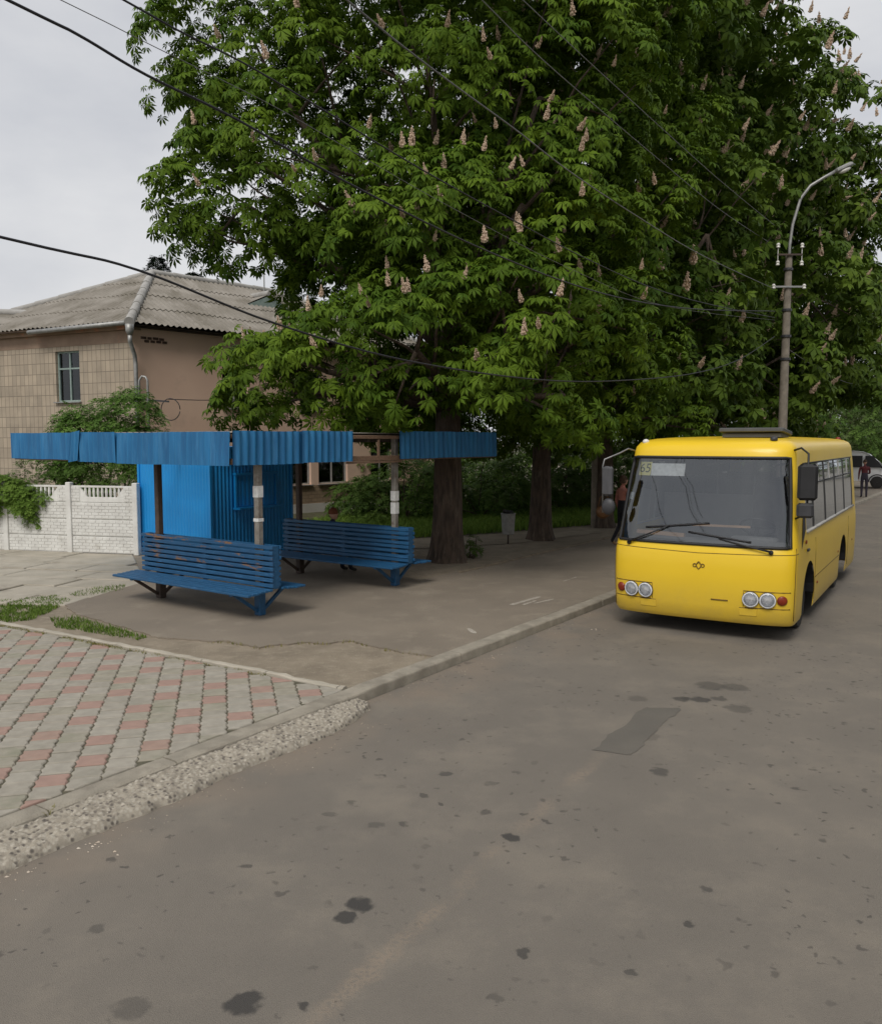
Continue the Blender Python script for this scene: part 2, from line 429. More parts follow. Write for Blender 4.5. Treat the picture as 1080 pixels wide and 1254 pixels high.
# ------------------------------------------------------------------ axes of the street
KD = Vector((0.562, 0.827, 0)); KN = Vector((0.827, -0.562, 0))      # along the kerb, and from pavement to road
KP = Vector((-0.844, 8.547, 0))
def K(t, s=0.0, z=0.0):                                              # metres along the kerb / towards the road
    p = KP + KD * t + KN * s
    return Vector((p.x, p.y, z))
def kst(x, y):
    d = Vector((x - KP.x, y - KP.y, 0)); return d.dot(KD), d.dot(KN)
ZS = 0.105                                                           # pavement level
ZB = 0.085                                                           # bare earth beside it

# ------------------------------------------------------------------ ground sheets
def sheet(name, pts, z, m, **kw):
    b = MB(); b.add([(p[0], p[1], z) for p in pts], [tuple(range(len(pts)))])
    o = b.build(name, m); tag(o, kind='structure'); return o
M_field = mat('field', (0.10, 0.12, 0.045), (0.07, 0.075, 0.035), 0.8, 0.95, 0.4, 20)
sheet('ground', [(-400, -300), (500, -300), (500, 700), (-400, 700)], -0.03, M_field)

# asphalt: dust, wheel polish, the pale worn seam and the oil drips as wear in the material
def road_material():
    m = mat('road_asphalt', (0.200, 0.176, 0.145), (0.160, 0.142, 0.119), 0.55, 0.88, 0.45, 170, c3=(0.230, 0.200, 0.160), s3=1.1, t3=(0.5, 0.75),
            speck=((0.062, 0.055, 0.05), 260, 0.60, 0.68))
    nt = m.node_tree; N = nt.nodes; L = nt.links; b = N['Principled BSDF']
    src = b.inputs['Base Color'].links[0].from_socket
    for n_ in list(N):
        if n_.type == 'TEX_NOISE' and abs(n_.inputs['Scale'].default_value - 0.55) < 0.01: n_.inputs['Detail'].default_value = 12.0; n_.inputs['Roughness'].default_value = 0.68
    tc = N.new('ShaderNodeTexCoord'); P = tc.outputs['Object']
    def math_(op, a, c=None, cl=False):
        n = N.new('ShaderNodeMath'); n.operation = op; n.use_clamp = cl
        for i, q in enumerate((a, c)):
            if q is None: continue
            if isinstance(q, (int, float)): n.inputs[i].default_value = q
            else: L.new(q, n.inputs[i])
        return n.outputs[0]
    def noise_(scale, detail=4.0, vec=P):
        n = N.new('ShaderNodeTexNoise'); n.inputs['Scale'].default_value = scale; n.inputs['Detail'].default_value = detail
        L.new(vec, n.inputs['Vector']); return n
    def mixc(fac, a, c):
        n = N.new('ShaderNodeMix'); n.data_type = 'RGBA'; L.new(fac, n.inputs['Factor']); L.new(a, n.inputs['A'])
        n.inputs['B'].default_value = (*c, 1); return n.outputs['Result']
    def smooth(v, lo, hi):
        n = N.new('ShaderNodeMapRange'); n.interpolation_type = 'SMOOTHSTEP'
        n.inputs['From Min'].default_value = lo; n.inputs['From Max'].default_value = hi; L.new(v, n.inputs['Value']); return n.outputs[0]
    wob = noise_(2.2, 5.0)
    vadd = N.new('ShaderNodeVectorMath'); vadd.operation = 'SCALE'; vadd.inputs['Scale'].default_value = 0.30
    vsub = N.new('ShaderNodeVectorMath'); vsub.operation = 'SUBTRACT'; vsub.inputs[1].default_value = (0.5, 0.5, 0.5)
    L.new(wob.outputs['Color'], vsub.inputs[0]); L.new(vsub.outputs[0], vadd.inputs[0])
    vp = N.new('ShaderNodeVectorMath'); vp.operation = 'ADD'; L.new(P, vp.inputs[0]); L.new(vadd.outputs[0], vp.inputs[1])
    wp = vp.outputs[0]
    wob2 = noise_(11.0, 4.0); v2s = N.new('ShaderNodeVectorMath'); v2s.operation = 'SUBTRACT'; v2s.inputs[1].default_value = (0.5, 0.5, 0.5)
    v2m = N.new('ShaderNodeVectorMath'); v2m.operation = 'SCALE'; v2m.inputs['Scale'].default_value = 0.15
    L.new(wob2.outputs['Color'], v2s.inputs[0]); L.new(v2s.outputs[0], v2m.inputs[0])
    vq = N.new('ShaderNodeVectorMath'); vq.operation = 'ADD'; L.new(P, vq.inputs[0]); L.new(v2m.outputs[0], vq.inputs[1]); wq_ = vq.outputs[0]
    # pale seam of ground-in dust between two lanes of paving
    a = G(395, 1240); c = G(735, 925); d = (c - a).normalized(); nrm = Vector((d.y, -d.x, 0))
    dt = N.new('ShaderNodeVectorMath'); dt.operation = 'DOT_PRODUCT'; dt.inputs[1].default_value = nrm; L.new(wq_, dt.inputs[0])
    dist = math_('ABSOLUTE', math_('SUBTRACT', dt.outputs['Value'], nrm.dot(a)))
    al = N.new('ShaderNodeVectorMath'); al.operation = 'DOT_PRODUCT'; al.inputs[1].default_value = d; L.new(P, al.inputs[0])
    alo = math_('SUBTRACT', al.outputs['Value'], d.dot(a))
    lim = math_('MULTIPLY', smooth(alo, (c - a).length + 0.4, (c - a).length - 0.4), 1.0)
    brk = math_('MULTIPLY', smooth(noise_(1.7, 5.0).outputs['Fac'], 0.36, 0.6), smooth(noise_(38.0, 3.0).outputs['Fac'], 0.28, 0.6))
    f = math_('MULTIPLY', math_('MULTIPLY', smooth(dist, 0.10, 0.01), brk), math_('MULTIPLY', lim, 0.6))
    out = mixc(f, src, (0.27, 0.215, 0.16))
    # dust drifted along the kerb
    dk = N.new('ShaderNodeVectorMath'); dk.operation = 'DOT_PRODUCT'; dk.inputs[1].default_value = KN; L.new(wp, dk.inputs[0])
    ks = math_('SUBTRACT', dk.outputs['Value'], KN.dot(KP))
    f = math_('MULTIPLY', smooth(ks, 1.35, 0.1), math_('MULTIPLY', smooth(noise_(1.4, 6.0).outputs['Fac'], 0.35, 0.65), 0.75))
    out = mixc(f, out, (0.235, 0.19, 0.145))
    # scattered drips
    for (sc, lo, hi, den, seed) in ((2.6, 0.16, 0.09, 0.60, 0.0), (5.5, 0.21, 0.12, 0.50, 13.0), (11.0, 0.23, 0.13, 0.55, 31.0)):
        vo = N.new('ShaderNodeTexVoronoi'); vo.inputs['Scale'].default_value = sc; vo.inputs['Randomness'].default_value = 1.0
        sh = N.new('ShaderNodeVectorMath'); sh.operation = 'ADD'; sh.inputs[1].default_value = (seed, seed * 0.7, 0); L.new(wq_, sh.inputs[0])
        L.new(sh.outputs[0], vo.inputs['Vector'])
        sep = N.new('ShaderNodeSeparateColor'); L.new(vo.outputs['Color'], sep.inputs[0])
        pick = smooth(sep.outputs[0], den, den + 0.06)
        lane = smooth(noise_(0.5, 2.0).outputs['Fac'], 0.36, 0.60)
        f = math_('MULTIPLY', math_('MULTIPLY', smooth(vo.outputs['Distance'], lo, hi), pick), math_('MULTIPLY', lane, 0.7))
        out = mixc(f, out, (0.060, 0.054, 0.048))
    # the darker oil stains that can be picked out
    for (px, py, r, k) in ((440, 1108, 0.085, 0.9), (422, 1124, 0.06, 0.85), (626, 1025, 0.055, 0.85), (298, 1228, 0.085, 0.85), (372, 1231, 0.035, 0.8), (640, 1168, 0.04, 0.7),
                           (845, 1132, 0.035, 0.7), (868, 1090, 0.04, 0.6), (772, 1190, 0.03, 0.6), (345, 1094, 0.04, 0.5), (120, 1137, 0.05, 0.45), (165, 1234, 0.09, 0.4), (300, 1060, 0.04, 0.6),
                           (545, 947, 0.05, 0.6), (430, 983, 0.05, 0.45), (405, 997, 0.05, 0.4), (808, 945, 0.08, 0.6), (795, 902, 0.1, 0.3), (905, 868, 0.14, 0.45), (780, 856, 0.10, 0.35), (835, 856, 0.09, 0.7), (858, 857, 0.10, 0.75), (880, 856, 0.08, 0.6), (870, 840, 0.16, 0.5), (900, 842, 0.14, 0.45), (520, 975, 0.04, 0.6), (495, 1008, 0.04, 0.55), (560, 1000, 0.03, 0.5), (600, 960, 0.05, 0.35), (460, 1010, 0.05, 0.4), (540, 985, 0.03, 0.6), (690, 1050, 0.03, 0.5)):
        q = G(px, py)
        ds = N.new('ShaderNodeVectorMath'); ds.operation = 'DISTANCE'; L.new(wq_, ds.inputs[0]); ds.inputs[1].default_value = q
        f = math_('MULTIPLY', smooth(ds.outputs['Value'], r * 1.25, r * 0.75), k)
        out = mixc(f, out, (0.036, 0.034, 0.032))
    L.new(out, b.inputs['Base Color'])
    return m
M_road = road_material()
sheet('road', [K(-60, 0.02), K(400, 0.02), K(400, 300), K(-60, 300)], 0.0, M_road)
M_patch = mat('patch_asphalt', (0.148, 0.134, 0.112), (0.118, 0.108, 0.092), 1.4, 0.9, 0.4, 170, speck=((0.05, 0.046, 0.042), 250, 0.6, 0.66))
for pts in ([(724, 919), (772, 925), (832, 868), (790, 866)],):
    q = [G(*p) for p in pts]
    sheet('road_patch', rough_line(q + [q[0]], 0.04, 0.02), 0.004, M_patch)
sheet('earth', [K(-60, -0.15), K(400, -0.15), K(400, -300), K(-60, -300)], ZB, M_soil)

# ------------------------------------------------------------------ kerb, stone by stone
kerb = bpy.data.objects.new('kerb', None); col.objects.link(kerb); tag(kerb, kind='structure')
joints = [kst(*G(-700, 1350, 0.11)[:2])[0], kst(*G(55, 990, 0.11)[:2])[0], kst(*G(208, 930, 0.11)[:2])[0], 0.1, kst(*G(571, 801, 0.11)[:2])[0], kst(*G(672, 761, 0.11)[:2])[0]]
while joints[-1] < 62: joints.append(joints[-1] + 2.0)
for i in range(len(joints) - 1):
    t0, t1 = joints[i] + 0.006, joints[i + 1] - 0.006
    b = MB(); n = 14
    rows = []
    js = random.uniform(-0.008, 0.008); jz = random.uniform(-0.006, 0.006)
    prof = [(-0.20, -0.12), (-0.20, 0.098), (-0.188, 0.113), (-0.03, 0.113), (-0.006, 0.10), (0.0, 0.085), (0.012, -0.12)]
    for k in range(n + 1):
        t = t0 + (t1 - t0) * k / n; row = []
        for (s_, z_) in prof:
            w = noise.noise(Vector((t * 4, s_ * 9, z_ * 9 + i))) * 0.010
            p = K(t, s_ + js + (w if s_ > -0.1 else 0) + 0.004, z_ + jz + w * 0.6)
            row.append(tuple(p))
        rows.append(row)
    b.grid(rows)
    m_ = len(prof)
    b.f.append(tuple(range(m_))); b.f.append(tuple(range(n * m_ + m_ - 1, n * m_ - 1, -1))); b.mi += [0, 0]
    b.build('kerb_stone', M_kerb, kerb)

# ------------------------------------------------------------------ paved area of interlocking pavers
E0 = G(0, 765, ZS); E1 = G(400, 840, ZS)
ED = (E1 - E0); ED.z = 0; ED.normalize(); EN = Vector((-ED.y, ED.x, 0))      # EN points away from the pavers
sheet('paver_bed', [K(-8, -0.21), K(0.6, -0.21), tuple(E1 + ED * 0.2)[:2], tuple(E0 - ED * 3)[:2], tuple(E0 - ED * 7 - EN * 5)[:2]], ZB + 0.006, M_sand)
paving = bpy.data.objects.new('paved_forecourt', None); col.objects.link(paving); tag(paving, kind='structure')
PA = R(14.4); PY = Vector((-math.sin(PA), math.cos(PA), 0)); PX = Vector((math.cos(PA), math.sin(PA), 0))
PO = G(140, 962, ZS); PW, PH = 0.238, 0.240
cells = []
for c in range(-26, 14):
    for r in range(-8, 34):
        ro = r + (0.5 if c % 2 else 0.0)
        o = PO + PX * (c * PW) + PY * (ro * PH)
        jx = random.uniform(-0.003, 0.003)
        hw, hh = PW / 2 - 0.006, PH / 2 - 0.012
        z = 0.010                                           # the zigzag of the long sides
        loc = [(-hw + z, -hh), (-hw / 3, -hh + 0.004), (hw / 3, -hh - 0.002), (hw + z, -hh), (hw - z, -hh / 3), (hw + z, hh / 3), (hw - z, hh), (0, hh - 0.003), (-hw - z, hh), (-hw + z, hh / 3), (-hw - z, -hh / 3)]
        loc = [(-hw, -hh), (hw, -hh), (hw + z, -hh * 0.45), (hw - z, hh * 0.1), (hw + z, hh * 0.6), (hw, hh), (-hw, hh), (-hw + z, hh * 0.6), (-hw - z, hh * 0.1), (-hw + z, -hh * 0.45)]
        poly = [((o + PX * (x + jx) + PY * y).x, (o + PX * (x + jx) + PY * y).y) for x, y in loc]
        full = poly
        poly = clip(poly, K(0, -0.215)[:2], KN[:2])
        if len(poly) > 2: poly = clip(poly, (E0 - EN * 0.012)[:2], EN[:2])
        if len(poly) < 3 or area(poly) < 0.006: continue
        if o.x < -9: continue
        cp = c + 200
        off = 3 * (c % 2) - (c // 2)
        red = ((r - off) % 8) in (0, 6)
        w = o - CAM
        vis = abs(w.x) / max(w.y, 0.1) < 0.56 and o.y > 4.9
        cells.append((vis, w.length, red, poly, o))
cells.sort(key=lambda q: (not q[0], q[1]))
rest = MB()
for i, (vis, d, red, poly, o) in enumerate(cells):
    dz = noise.noise(Vector((o.x * 0.9, o.y * 0.9, 3))) * 0.012 + random.uniform(-0.002, 0.002)
    mm = (random.choice(M_pred + M_pred[:1]) if red else random.choice(M_pgrey + M_pgrey[:1]))
    if i < 300:
        b = MB(); b.prism(poly, ZS - 0.06, ZS + dz, 0.009); b.build('paver', mm, paving)
    else:
        rest.cur = 3 if red else random.randrange(3)
        rest.prism(poly, ZS - 0.06, ZS + dz, 0.006)
o = rest.build('more_pavers', [*M_pgrey, M_pred[1]], paving); tag(o, kind='stuff')

edging = thing('edging_strip', 'low crumbling concrete edging along the back of the red and grey pavers', 'edging', (E0.x, E0.y, 0))
LE = (E1 - E0).length + 0.22
t = -3.0; k = 0
while t < LE:
    ln = min(1.0, LE - t) - 0.01
    b = MB(); rows = []
    for q in range(9):
        tt = t + ln * q / 8; row = []
        wj = 1.0 if tt < LE - 0.8 else 0.6
        for (s_, z_) in ((0.0, 0.0), (0.004, 0.125 * (0.5 + wj / 2)), (0.018, 0.137 * (0.6 + wj * 0.4)), (0.062, 0.137 * (0.6 + wj * 0.4)), (0.078, 0.122 * (0.6 + wj * 0.4)), (0.08, 0.0)):
            w = noise.noise(Vector((tt * 5, s_ * 30, z_ * 8 + 7))) * 0.016
            p = ED * tt + EN * (s_ + w * 0.6); row.append((p.x, p.y, z_ + (w if z_ > 0 else 0)))
        rows.append(row)
    b.grid(rows); b.f.append(tuple(range(6))); b.f.append(tuple(range(8 * 6 + 5, 8 * 6 - 1, -1))); b.mi += [0, 0]
    b.build('edging_stone', M_slab, edging)
    t += 1.0

# ------------------------------------------------------------------ rough exposed-aggregate ramp in the gutter
def ramp():
    t0, t1 = kst(*G(-500, 1250)[:2])[0], -0.02
    NT, NS = 420, 46
    rows = []
    ms = []
    for i in range(NT + 1):
        t = t0 + (t1 - t0) * i / NT
        endf = min(1.0, max(0.0, (t1 - t) / 0.5)) ** 0.5
        wid = (0.37 + 0.07 * noise.noise(Vector((t * 1.3, 0, 0))) + 0.03 * noise.noise(Vector((t * 6, 1, 0)))) * (0.25 + 0.75 * endf)
        wid *= 1.0 if t > -3.4 else 1.0
        row = []
        for j in range(NS + 1):
            f = j / NS; s_ = 0.02 + wid * f
            base = 0.098 * (1 - f * 0.42) if f < 0.86 else 0.098 * (1 - 0.86 * 0.42) * max(0.0, 1 - ((f - 0.86) / 0.14) ** 1.6)
            base *= (0.55 + 0.45 * endf)
            p = K(t, s_)
            v1 = noise.voronoi(Vector((p.x * 30, p.y * 30, 0)))[0][0]
            v2 = noise.voronoi(Vector((p.x * 45 + 9, p.y * 45, 0)))[0][0]
            hgt = (0.5 - v1) * 0.026 + (0.4 - v2) * 0.010 + noise.noise(Vector((p.x * 3, p.y * 3, 5))) * 0.014
            z = base + hgt * (1.0 if f < 0.93 else 0.3)
            if j == NS: z = -0.01
            row.append((p.x, p.y, z))
        rows.append(row)
    b = MB(); b.grid(rows)
    m = mat('aggregate_concrete', (0.37, 0.33, 0.265), (0.26, 0.23, 0.185), 7, 0.95, 0.5, 120)
    nt = m.node_tree; N = nt.nodes; L = nt.links; bs = N['Principled BSDF']; src = bs.inputs['Base Color'].links[0].from_socket
    tc = N.new('ShaderNodeTexCoord')
    vo = N.new('ShaderNodeTexVoronoi'); vo.inputs['Scale'].default_value = 33; L.new(tc.outputs['Object'], vo.inputs['Vector'])
    sep = N.new('ShaderNodeSeparateColor'); L.new(vo.outputs['Color'], sep.inputs[0])
    rp = N.new('ShaderNodeValToRGB'); e = rp.color_ramp.elements
    e[0].position = 0.0; e[0].color = (0.09, 0.08, 0.07, 1); e[1].position = 1.0; e[1].color = (0.46, 0.42, 0.35, 1)
    e.new(0.22).color = (0.15, 0.13, 0.11, 1); e.new(0.42).color = (0.37, 0.335, 0.275, 1)
    L.new(sep.outputs[1], rp.inputs['Fac'])
    ed = N.new('ShaderNodeMapRange'); ed.inputs['From Min'].default_value = 0.25; ed.inputs['From Max'].default_value = 0.65; L.new(vo.outputs['Distance'], ed.inputs['Value'])
    mx = N.new('ShaderNodeMix'); mx.data_type = 'RGBA'; L.new(ed.outputs[0], mx.inputs['Factor']); L.new(rp.outputs['Color'], mx.inputs['A']); L.new(src, mx.inputs['B'])
    L.new(mx.outputs['Result'], bs.inputs['Base Color'])
    o = b.build('aggregate_ramp', m, None, True)
    tag(o, 'pale rough pebbly concrete wedge laid in the gutter against the kerb', 'ramp')
ramp()

# ------------------------------------------------------------------ asphalt walkway with a broken edge
far = 200.0
back = [K(far, -3.45), *[G(*p, ZS) for p in ((740, 661), (700, 668), (640, 680), (560, 700), (512, 711), (470, 698), (445, 672), (400, 655))],
        Vector((-6.0, 24.0, 0)), G(168, 690, ZS), G(178, 712, ZS), G(80, 741, ZS)]
front = [G(*p, ZS) for p in ((82, 742), (95, 752), (150, 767), (185, 779), (255, 785), (278, 785), (318, 792), (345, 789), (372, 786), (400, 787), (430, 784), (470, 794), (500, 798), (526, 802))]
edge = rough_line(back[1:8], 0.25, 0.03, 2.0) + [tuple(p)[:2] for p in back[8:]] + rough_line(front, 0.07, 0.035, 5.0)
tk = kst(*front[-1][:2])[0]
poly = [tuple(K(tk, -0.205))[:2], tuple(K(far, -0.205))[:2], tuple(back[0])[:2]] + [tuple(p)[:2] for p in edge]
b = MB(); b.prism(poly, 0.02, ZS)
tag(b.build('walkway', M_walk), kind='structure')
M_scuff = mat('worn_white_paint', (0.50, 0.46, 0.40), (0.27, 0.235, 0.19), 30, 0.9)
# scuffed white paint on the walkway
for (a, c, w) in (((627, 741), (659, 731), 0.05), ((641, 741), (655, 736), 0.035), ((655, 739), (676, 734), 0.03), ((573, 770), (581, 775), 0.03), ((690, 712), (705, 707), 0.02)):
    A = G(*a, ZS); C = G(*c, ZS); d = (C - A).normalized(); nn = Vector((-d.y, d.x, 0)) * w
    ring = [A - nn * 0.3, C - nn, C + d * 0.05, C + nn * 0.6, A + nn]
    sheet('paint_mark', rough_line([tuple(q)[:2] for q in ring + ring[:1]], 0.05, 0.012), ZS + 0.004, M_scuff)

M_vedge = mat('earthy_concrete', (0.235, 0.19, 0.135), (0.165, 0.13, 0.092), 5, 0.95, 0.5, 50)
# edging of the planted verge along the walkway
vk = thing('verge_edging', 'half buried earth stained edging stones between the walkway and the chestnut trees', 'edging', (K(0, -3.5).x, K(0, -3.5).y, 0))
t = 7.3
while t < 40:
    b = MB(); A = KD * t; C = KD * (t + 0.95)
    b.bar((A.x, A.y, 0.07), (C.x, C.y, 0.07 + random.uniform(-0.015, 0.015)), 0.09, 0.13, 0.015)
    b.build('edging_stone', M_vedge, vk); t += 1.0

# concrete slabs in front of the fence
FA = G(169, 679, ZS); FB = G(0, 673, ZS); FD = (FB - FA); FD.z = 0; FD.normalize(); FN = Vector((FD.y, -FD.x, 0))
if FN.y > 0: FN = -FN                                     # towards the camera
slabs = bpy.data.objects.new('concrete_apron', None); col.objects.link(slabs); tag(slabs, kind='structure')
bound = [G(168, 690, ZS) + Vector((0.0, 0, 0)), G(178, 712, ZS), G(80, 741, ZS), G(60, 738, ZS), G(0, 740, ZS), G(-300, 760, ZS)]
right = [(bound[0], bound[1]), (bound[1], bound[2]), (bound[2], bound[4])]
for r in range(8):
    c = -3.0 + (r % 2) * 0.6
    while c < 9:
        ln = random.choice((1.2, 1.6, 2.0)); d0 = r * 0.82
        pts = [FA + FD * x + FN * y for x, y in ((c + 0.02, d0 + 0.02), (c + ln - 0.02, d0 + 0.02 + random.uniform(0, 0.05)), (c + ln - 0.03, d0 + 0.80), (c + 0.02, d0 + 0.79))]
        poly = [(p.x, p.y) for p in pts]
        for (a, q) in right:
            e = q - a; nn = Vector((-e.y, e.x, 0))
            if nn.dot(FA + FD * 4 + FN * 1.5 - a) > 0: nn = -nn
            if len(poly) > 2: poly = clip(poly, a[:2], nn[:2])
        poly = [p for p in poly]
        if len(poly) > 2 and area(poly) > 0.05:
            b = MB(); b.prism(poly, 0.02, ZS + random.uniform(-0.005, 0.018), 0.015); b.build('slab', M_slab, slabs)
        c += ln

# ------------------------------------------------------------------ grass
def blades(name, polys, dens, h, m, z, w=0.006, lab=None, cat=None, tuft=0.0):
    V = []; T = []
    for poly, k in polys:
        xs = [p[0] for p in poly]; ys = [p[1] for p in poly]; n = int((max(xs) - min(xs)) * (max(ys) - min(ys)) * dens * k)
        P = RNG.uniform((min(xs), min(ys)), (max(xs), max(ys)), (n, 2))
        keep = [i for i in range(n) if inside(P[i, 0], P[i, 1], poly) and noise.noise(Vector((P[i, 0] * 3.5, P[i, 1] * 3.5, 1.0))) > -0.5 + tuft + random.uniform(-0.25, 0.25)]
        V.append(P[keep])
    P = np.concatenate(V); n = len(P)
    a = RNG.uniform(0, 6.283, n); hh = h * RNG.uniform(0.45, 1.25, n); lean = RNG.uniform(0.2, 1.0, n) * hh; la = RNG.uniform(0, 6.283, n)
    dx, dy = np.cos(a) * w, np.sin(a) * w
    zz = np.full(n, z)
    A = np.stack([P[:, 0] - dx, P[:, 1] - dy, zz], 1); B = np.stack([P[:, 0] + dx, P[:, 1] + dy, zz], 1)
    mx, my = P[:, 0] + np.cos(la) * lean * 0.35, P[:, 1] + np.sin(la) * lean * 0.35
    C = np.stack([mx - dx * 0.7, my - dy * 0.7, zz + hh * 0.6], 1); D = np.stack([mx + dx * 0.7, my + dy * 0.7, zz + hh * 0.6], 1)
    E = np.stack([P[:, 0] + np.cos(la) * lean, P[:, 1] + np.sin(la) * lean, zz + hh * 0.95], 1)
    v = np.stack([A, B, C, D, E], 1).reshape(-1, 3)
    i = np.arange(n)[:, None] * 5
    f = np.concatenate([i + [0, 1, 3], i + [0, 3, 2], i + [2, 3, 4]])
    tone = np.repeat(RNG.uniform(0, 1, n), 5)
    o = link(name, mesh_np(name, v, f, False, tone), m)
    return tag(o, lab, cat, None, 'stuff')
def pp(pts, z=ZS): return [tuple(G(*p, z))[:2] for p in pts]
gA = pp([(-60, 742), (0, 736), (70, 730), (88, 735), (62, 748), (40, 758), (0, 762), (-60, 762)])
gB = pp([(62, 757), (88, 754), (130, 764), (180, 779), (172, 783), (120, 775), (68, 767)])
gC = pp([(82, 727), (120, 719), (156, 716), (150, 723), (95, 731)])
blades('lawn_grass', [(gA, 1), (gB, 0.8), (gC, 0.35)], 2300, 0.06, M_grass, ZB, 0.006, 'short green grass strip between the concrete slabs and the paved edging', 'grass', 0.3)
strip = []
for (x0, x1) in ((0, 30), (30, 58), (80, 108), (108, 150), (150, 200), (200, 330)):
    a = G(x0, 765 + x0 * 0.1875, ZS) - EN * 0.005; c = G(x1, 765 + x1 * 0.1875, ZS) - EN * 0.005
    strip.append(([tuple(a + EN * 0.02)[:2], tuple(c + EN * 0.02)[:2], tuple(c - EN * 0.07)[:2], tuple(a - EN * 0.07)[:2]], 1 if x1 < 160 else 0.25))
strip.append((pp([(55, 992), (66, 988), (66, 994), (58, 999)]), 0.5))
strip.append((rough_line([tuple(p)[:2] for p in front[4:]], 0.2, 0.03) + [tuple(p + Vector((0, -0.07, 0)))[:2] for p in front[::-1][:-4]], 0.16))
blades('weed_tufts', strip, 5200, 0.04, M_drygrass, ZB, 0.005, 'dry weeds and grass growing along the paved edging', 'weeds')
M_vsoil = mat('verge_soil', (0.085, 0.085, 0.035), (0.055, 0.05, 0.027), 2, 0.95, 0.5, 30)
vg = [K(9, -8.4), K(11.5, -7.9), K(14, -6.7), K(17, -5.6), K(20, -4.4), K(60, -3.95), K(60, -9.5), K(14, -14), K(10, -13)]
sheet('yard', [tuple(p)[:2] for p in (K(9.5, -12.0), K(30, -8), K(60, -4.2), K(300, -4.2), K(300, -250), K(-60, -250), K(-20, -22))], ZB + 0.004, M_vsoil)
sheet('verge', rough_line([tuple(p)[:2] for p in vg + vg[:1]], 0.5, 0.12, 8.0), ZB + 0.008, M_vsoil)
blades('verge_grass', [([tuple(p)[:2] for p in [K(9.5, -8.5), K(11.5, -7.9), K(14, -6.7), K(17, -5.6), K(20, -4.4), K(34, -4.05), K(34, -9.5), K(14, -13), K(10, -12)]], 1), ([tuple(p)[:2] for p in [K(34, -4.05), K(60, -4.05), K(60, -9.5), K(34, -9.5)]], 0.25)], 330, 0.24, M_verge, ZB, 0.016,
       'long green grass under the chestnut trees behind the walkway', 'grass', 0.15)
# pale worn path crossing the verge
sheet('path', rough_line([tuple(p)[:2] for p in [G(440, 672, ZS), G(520, 671, ZS), G(640, 664, ZS), G(735, 652, ZS), G(735, 647, ZS), G(640, 655, ZS), G(520, 660, ZS), G(440, 660, ZS), G(440, 672, ZS)]], 0.3, 0.06), ZB + 0.014, mat('trodden_path', (0.30, 0.255, 0.19), (0.22, 0.185, 0.135), 2.5, 0.95, 0.4, 40))
# tiny litter and grit along the kerb
v = []; f = []
for i in range(520):
    t = random.uniform(-6, 13); s_ = abs(random.gauss(0, 0.16)) + (0.42 if t < -0.2 else 0.03)
    if i < 30:
        q = G(*random.choice([(110, 1037), (118, 1034), (135, 1048), (20, 1072), (172, 1018), (448, 868), (455, 872), (600, 806), (735, 772)]))
        x, y = q.x + random.gauss(0, 0.05), q.y + random.gauss(0, 0.05); r = random.uniform(0.006, 0.016)
    else:
        q = K(t, s_); x, y = q.x, q.y; r = random.uniform(0.002, 0.007)
    a = random.uniform(0, 6.28); o_ = len(v)
    for k in range(4):
        rr = r * random.uniform(0.6, 1.3); v.append((x + math.cos(a + k * 1.57) * rr, y + math.sin(a + k * 1.57) * rr * 0.6, 0.002))
    v.append((x, y, 0.002 + r * 0.6))
    for k in range(4): f.append((o_ + k, o_ + (k + 1) % 4, o_ + 4))
me = bpy.data.meshes.new('litter'); me.from_pydata(v, [], f)
M_lit = mat('litter', (0.62, 0.58, 0.50), (0.36, 0.24, 0.15), 3, 0.9, world_space=True)
tag(link('litter', me, M_lit), 'scraps of paper and grit lying in the gutter', 'litter', None, 'stuff')

# ------------------------------------------------------------------ bus shelter
SA = R(-35.9)
S0 = G(319, 753, ZS)                                     # foot of the post nearest the road and the camera
SX = Vector((math.cos(SA), math.sin(SA), 0)); SY = Vector((-math.sin(SA), math.cos(SA), 0))
shelter = thing('bus_shelter', 'bus stop shelter with blue corrugated fascia on four slim posts', 'shelter', (S0.x, S0.y, ZS), SA)
XR, YF, XL, YB = 0.14, -0.55, -5.95, 6.35                # roof outline in shelter metres
ZT, ZL = 2.74, 2.25
XD = -4.4                                                 # roof sheeting cut short here to let light onto the kiosk, open beams beyond
def sl(p):                                               # world -> shelter frame
    d = p - S0; return d.dot(SX), d.dot(SY), p.z - ZS
def near_x(px): return sl(onplane(px, 550, S0 + SY * YF, SY))[0]
def side_y(px): return sl(onplane(px, 545, S0 + SX * XR, SX))[1]
def corrugated(L, z0, z1, amp, pitch, skew=0.0, trap=False, rows=4):
    """a wavy sheet along +x, z0..z1, thickness 4 mm, front face towards -y"""
    b = MB(); n = max(4, int(L / pitch * 8)); R_ = []
    for iz in range(rows + 1):
        f = iz / rows; row = []
        for i in range(n + 1):
            x = L * i / n; ph = x / pitch * 2 * math.pi
            y = math.sin(ph)
            if trap: y = max(-1, min(1, y * 2.2))
            row.append((x + skew * (f - 0.5), amp * y, z0 + (z1 - z0) * f + noise.noise(Vector((x * 1.5, z0, z1))) * 0.006 + (skew * 0.3 * x / max(L, 0.01))))
        R_.append(row)
    back_ = [[(p[0], p[1] + 0.004, p[2]) for p in r] for r in R_]
    b.grid(R_); b.grid([r[::-1] for r in back_])
    n1 = n + 1; off = (rows + 1) * n1
    for i in range(n):                                    # close the bottom and top edges
        b.f.append((i + 1, i, off + n - i, off + n - i - 1)); b.mi.append(0)
        k = rows * n1; b.f.append((k + i, k + i + 1, off + k + n - i - 1, off + k + n - i)); b.mi.append(0)
    return b
def put(b, name, m, parent, x, y, z, rz, tilt=0.0):
    o = b.build(name, m, parent, True, 50); o.location = (x, y, z); o.rotation_euler = (tilt, 0, rz); return o
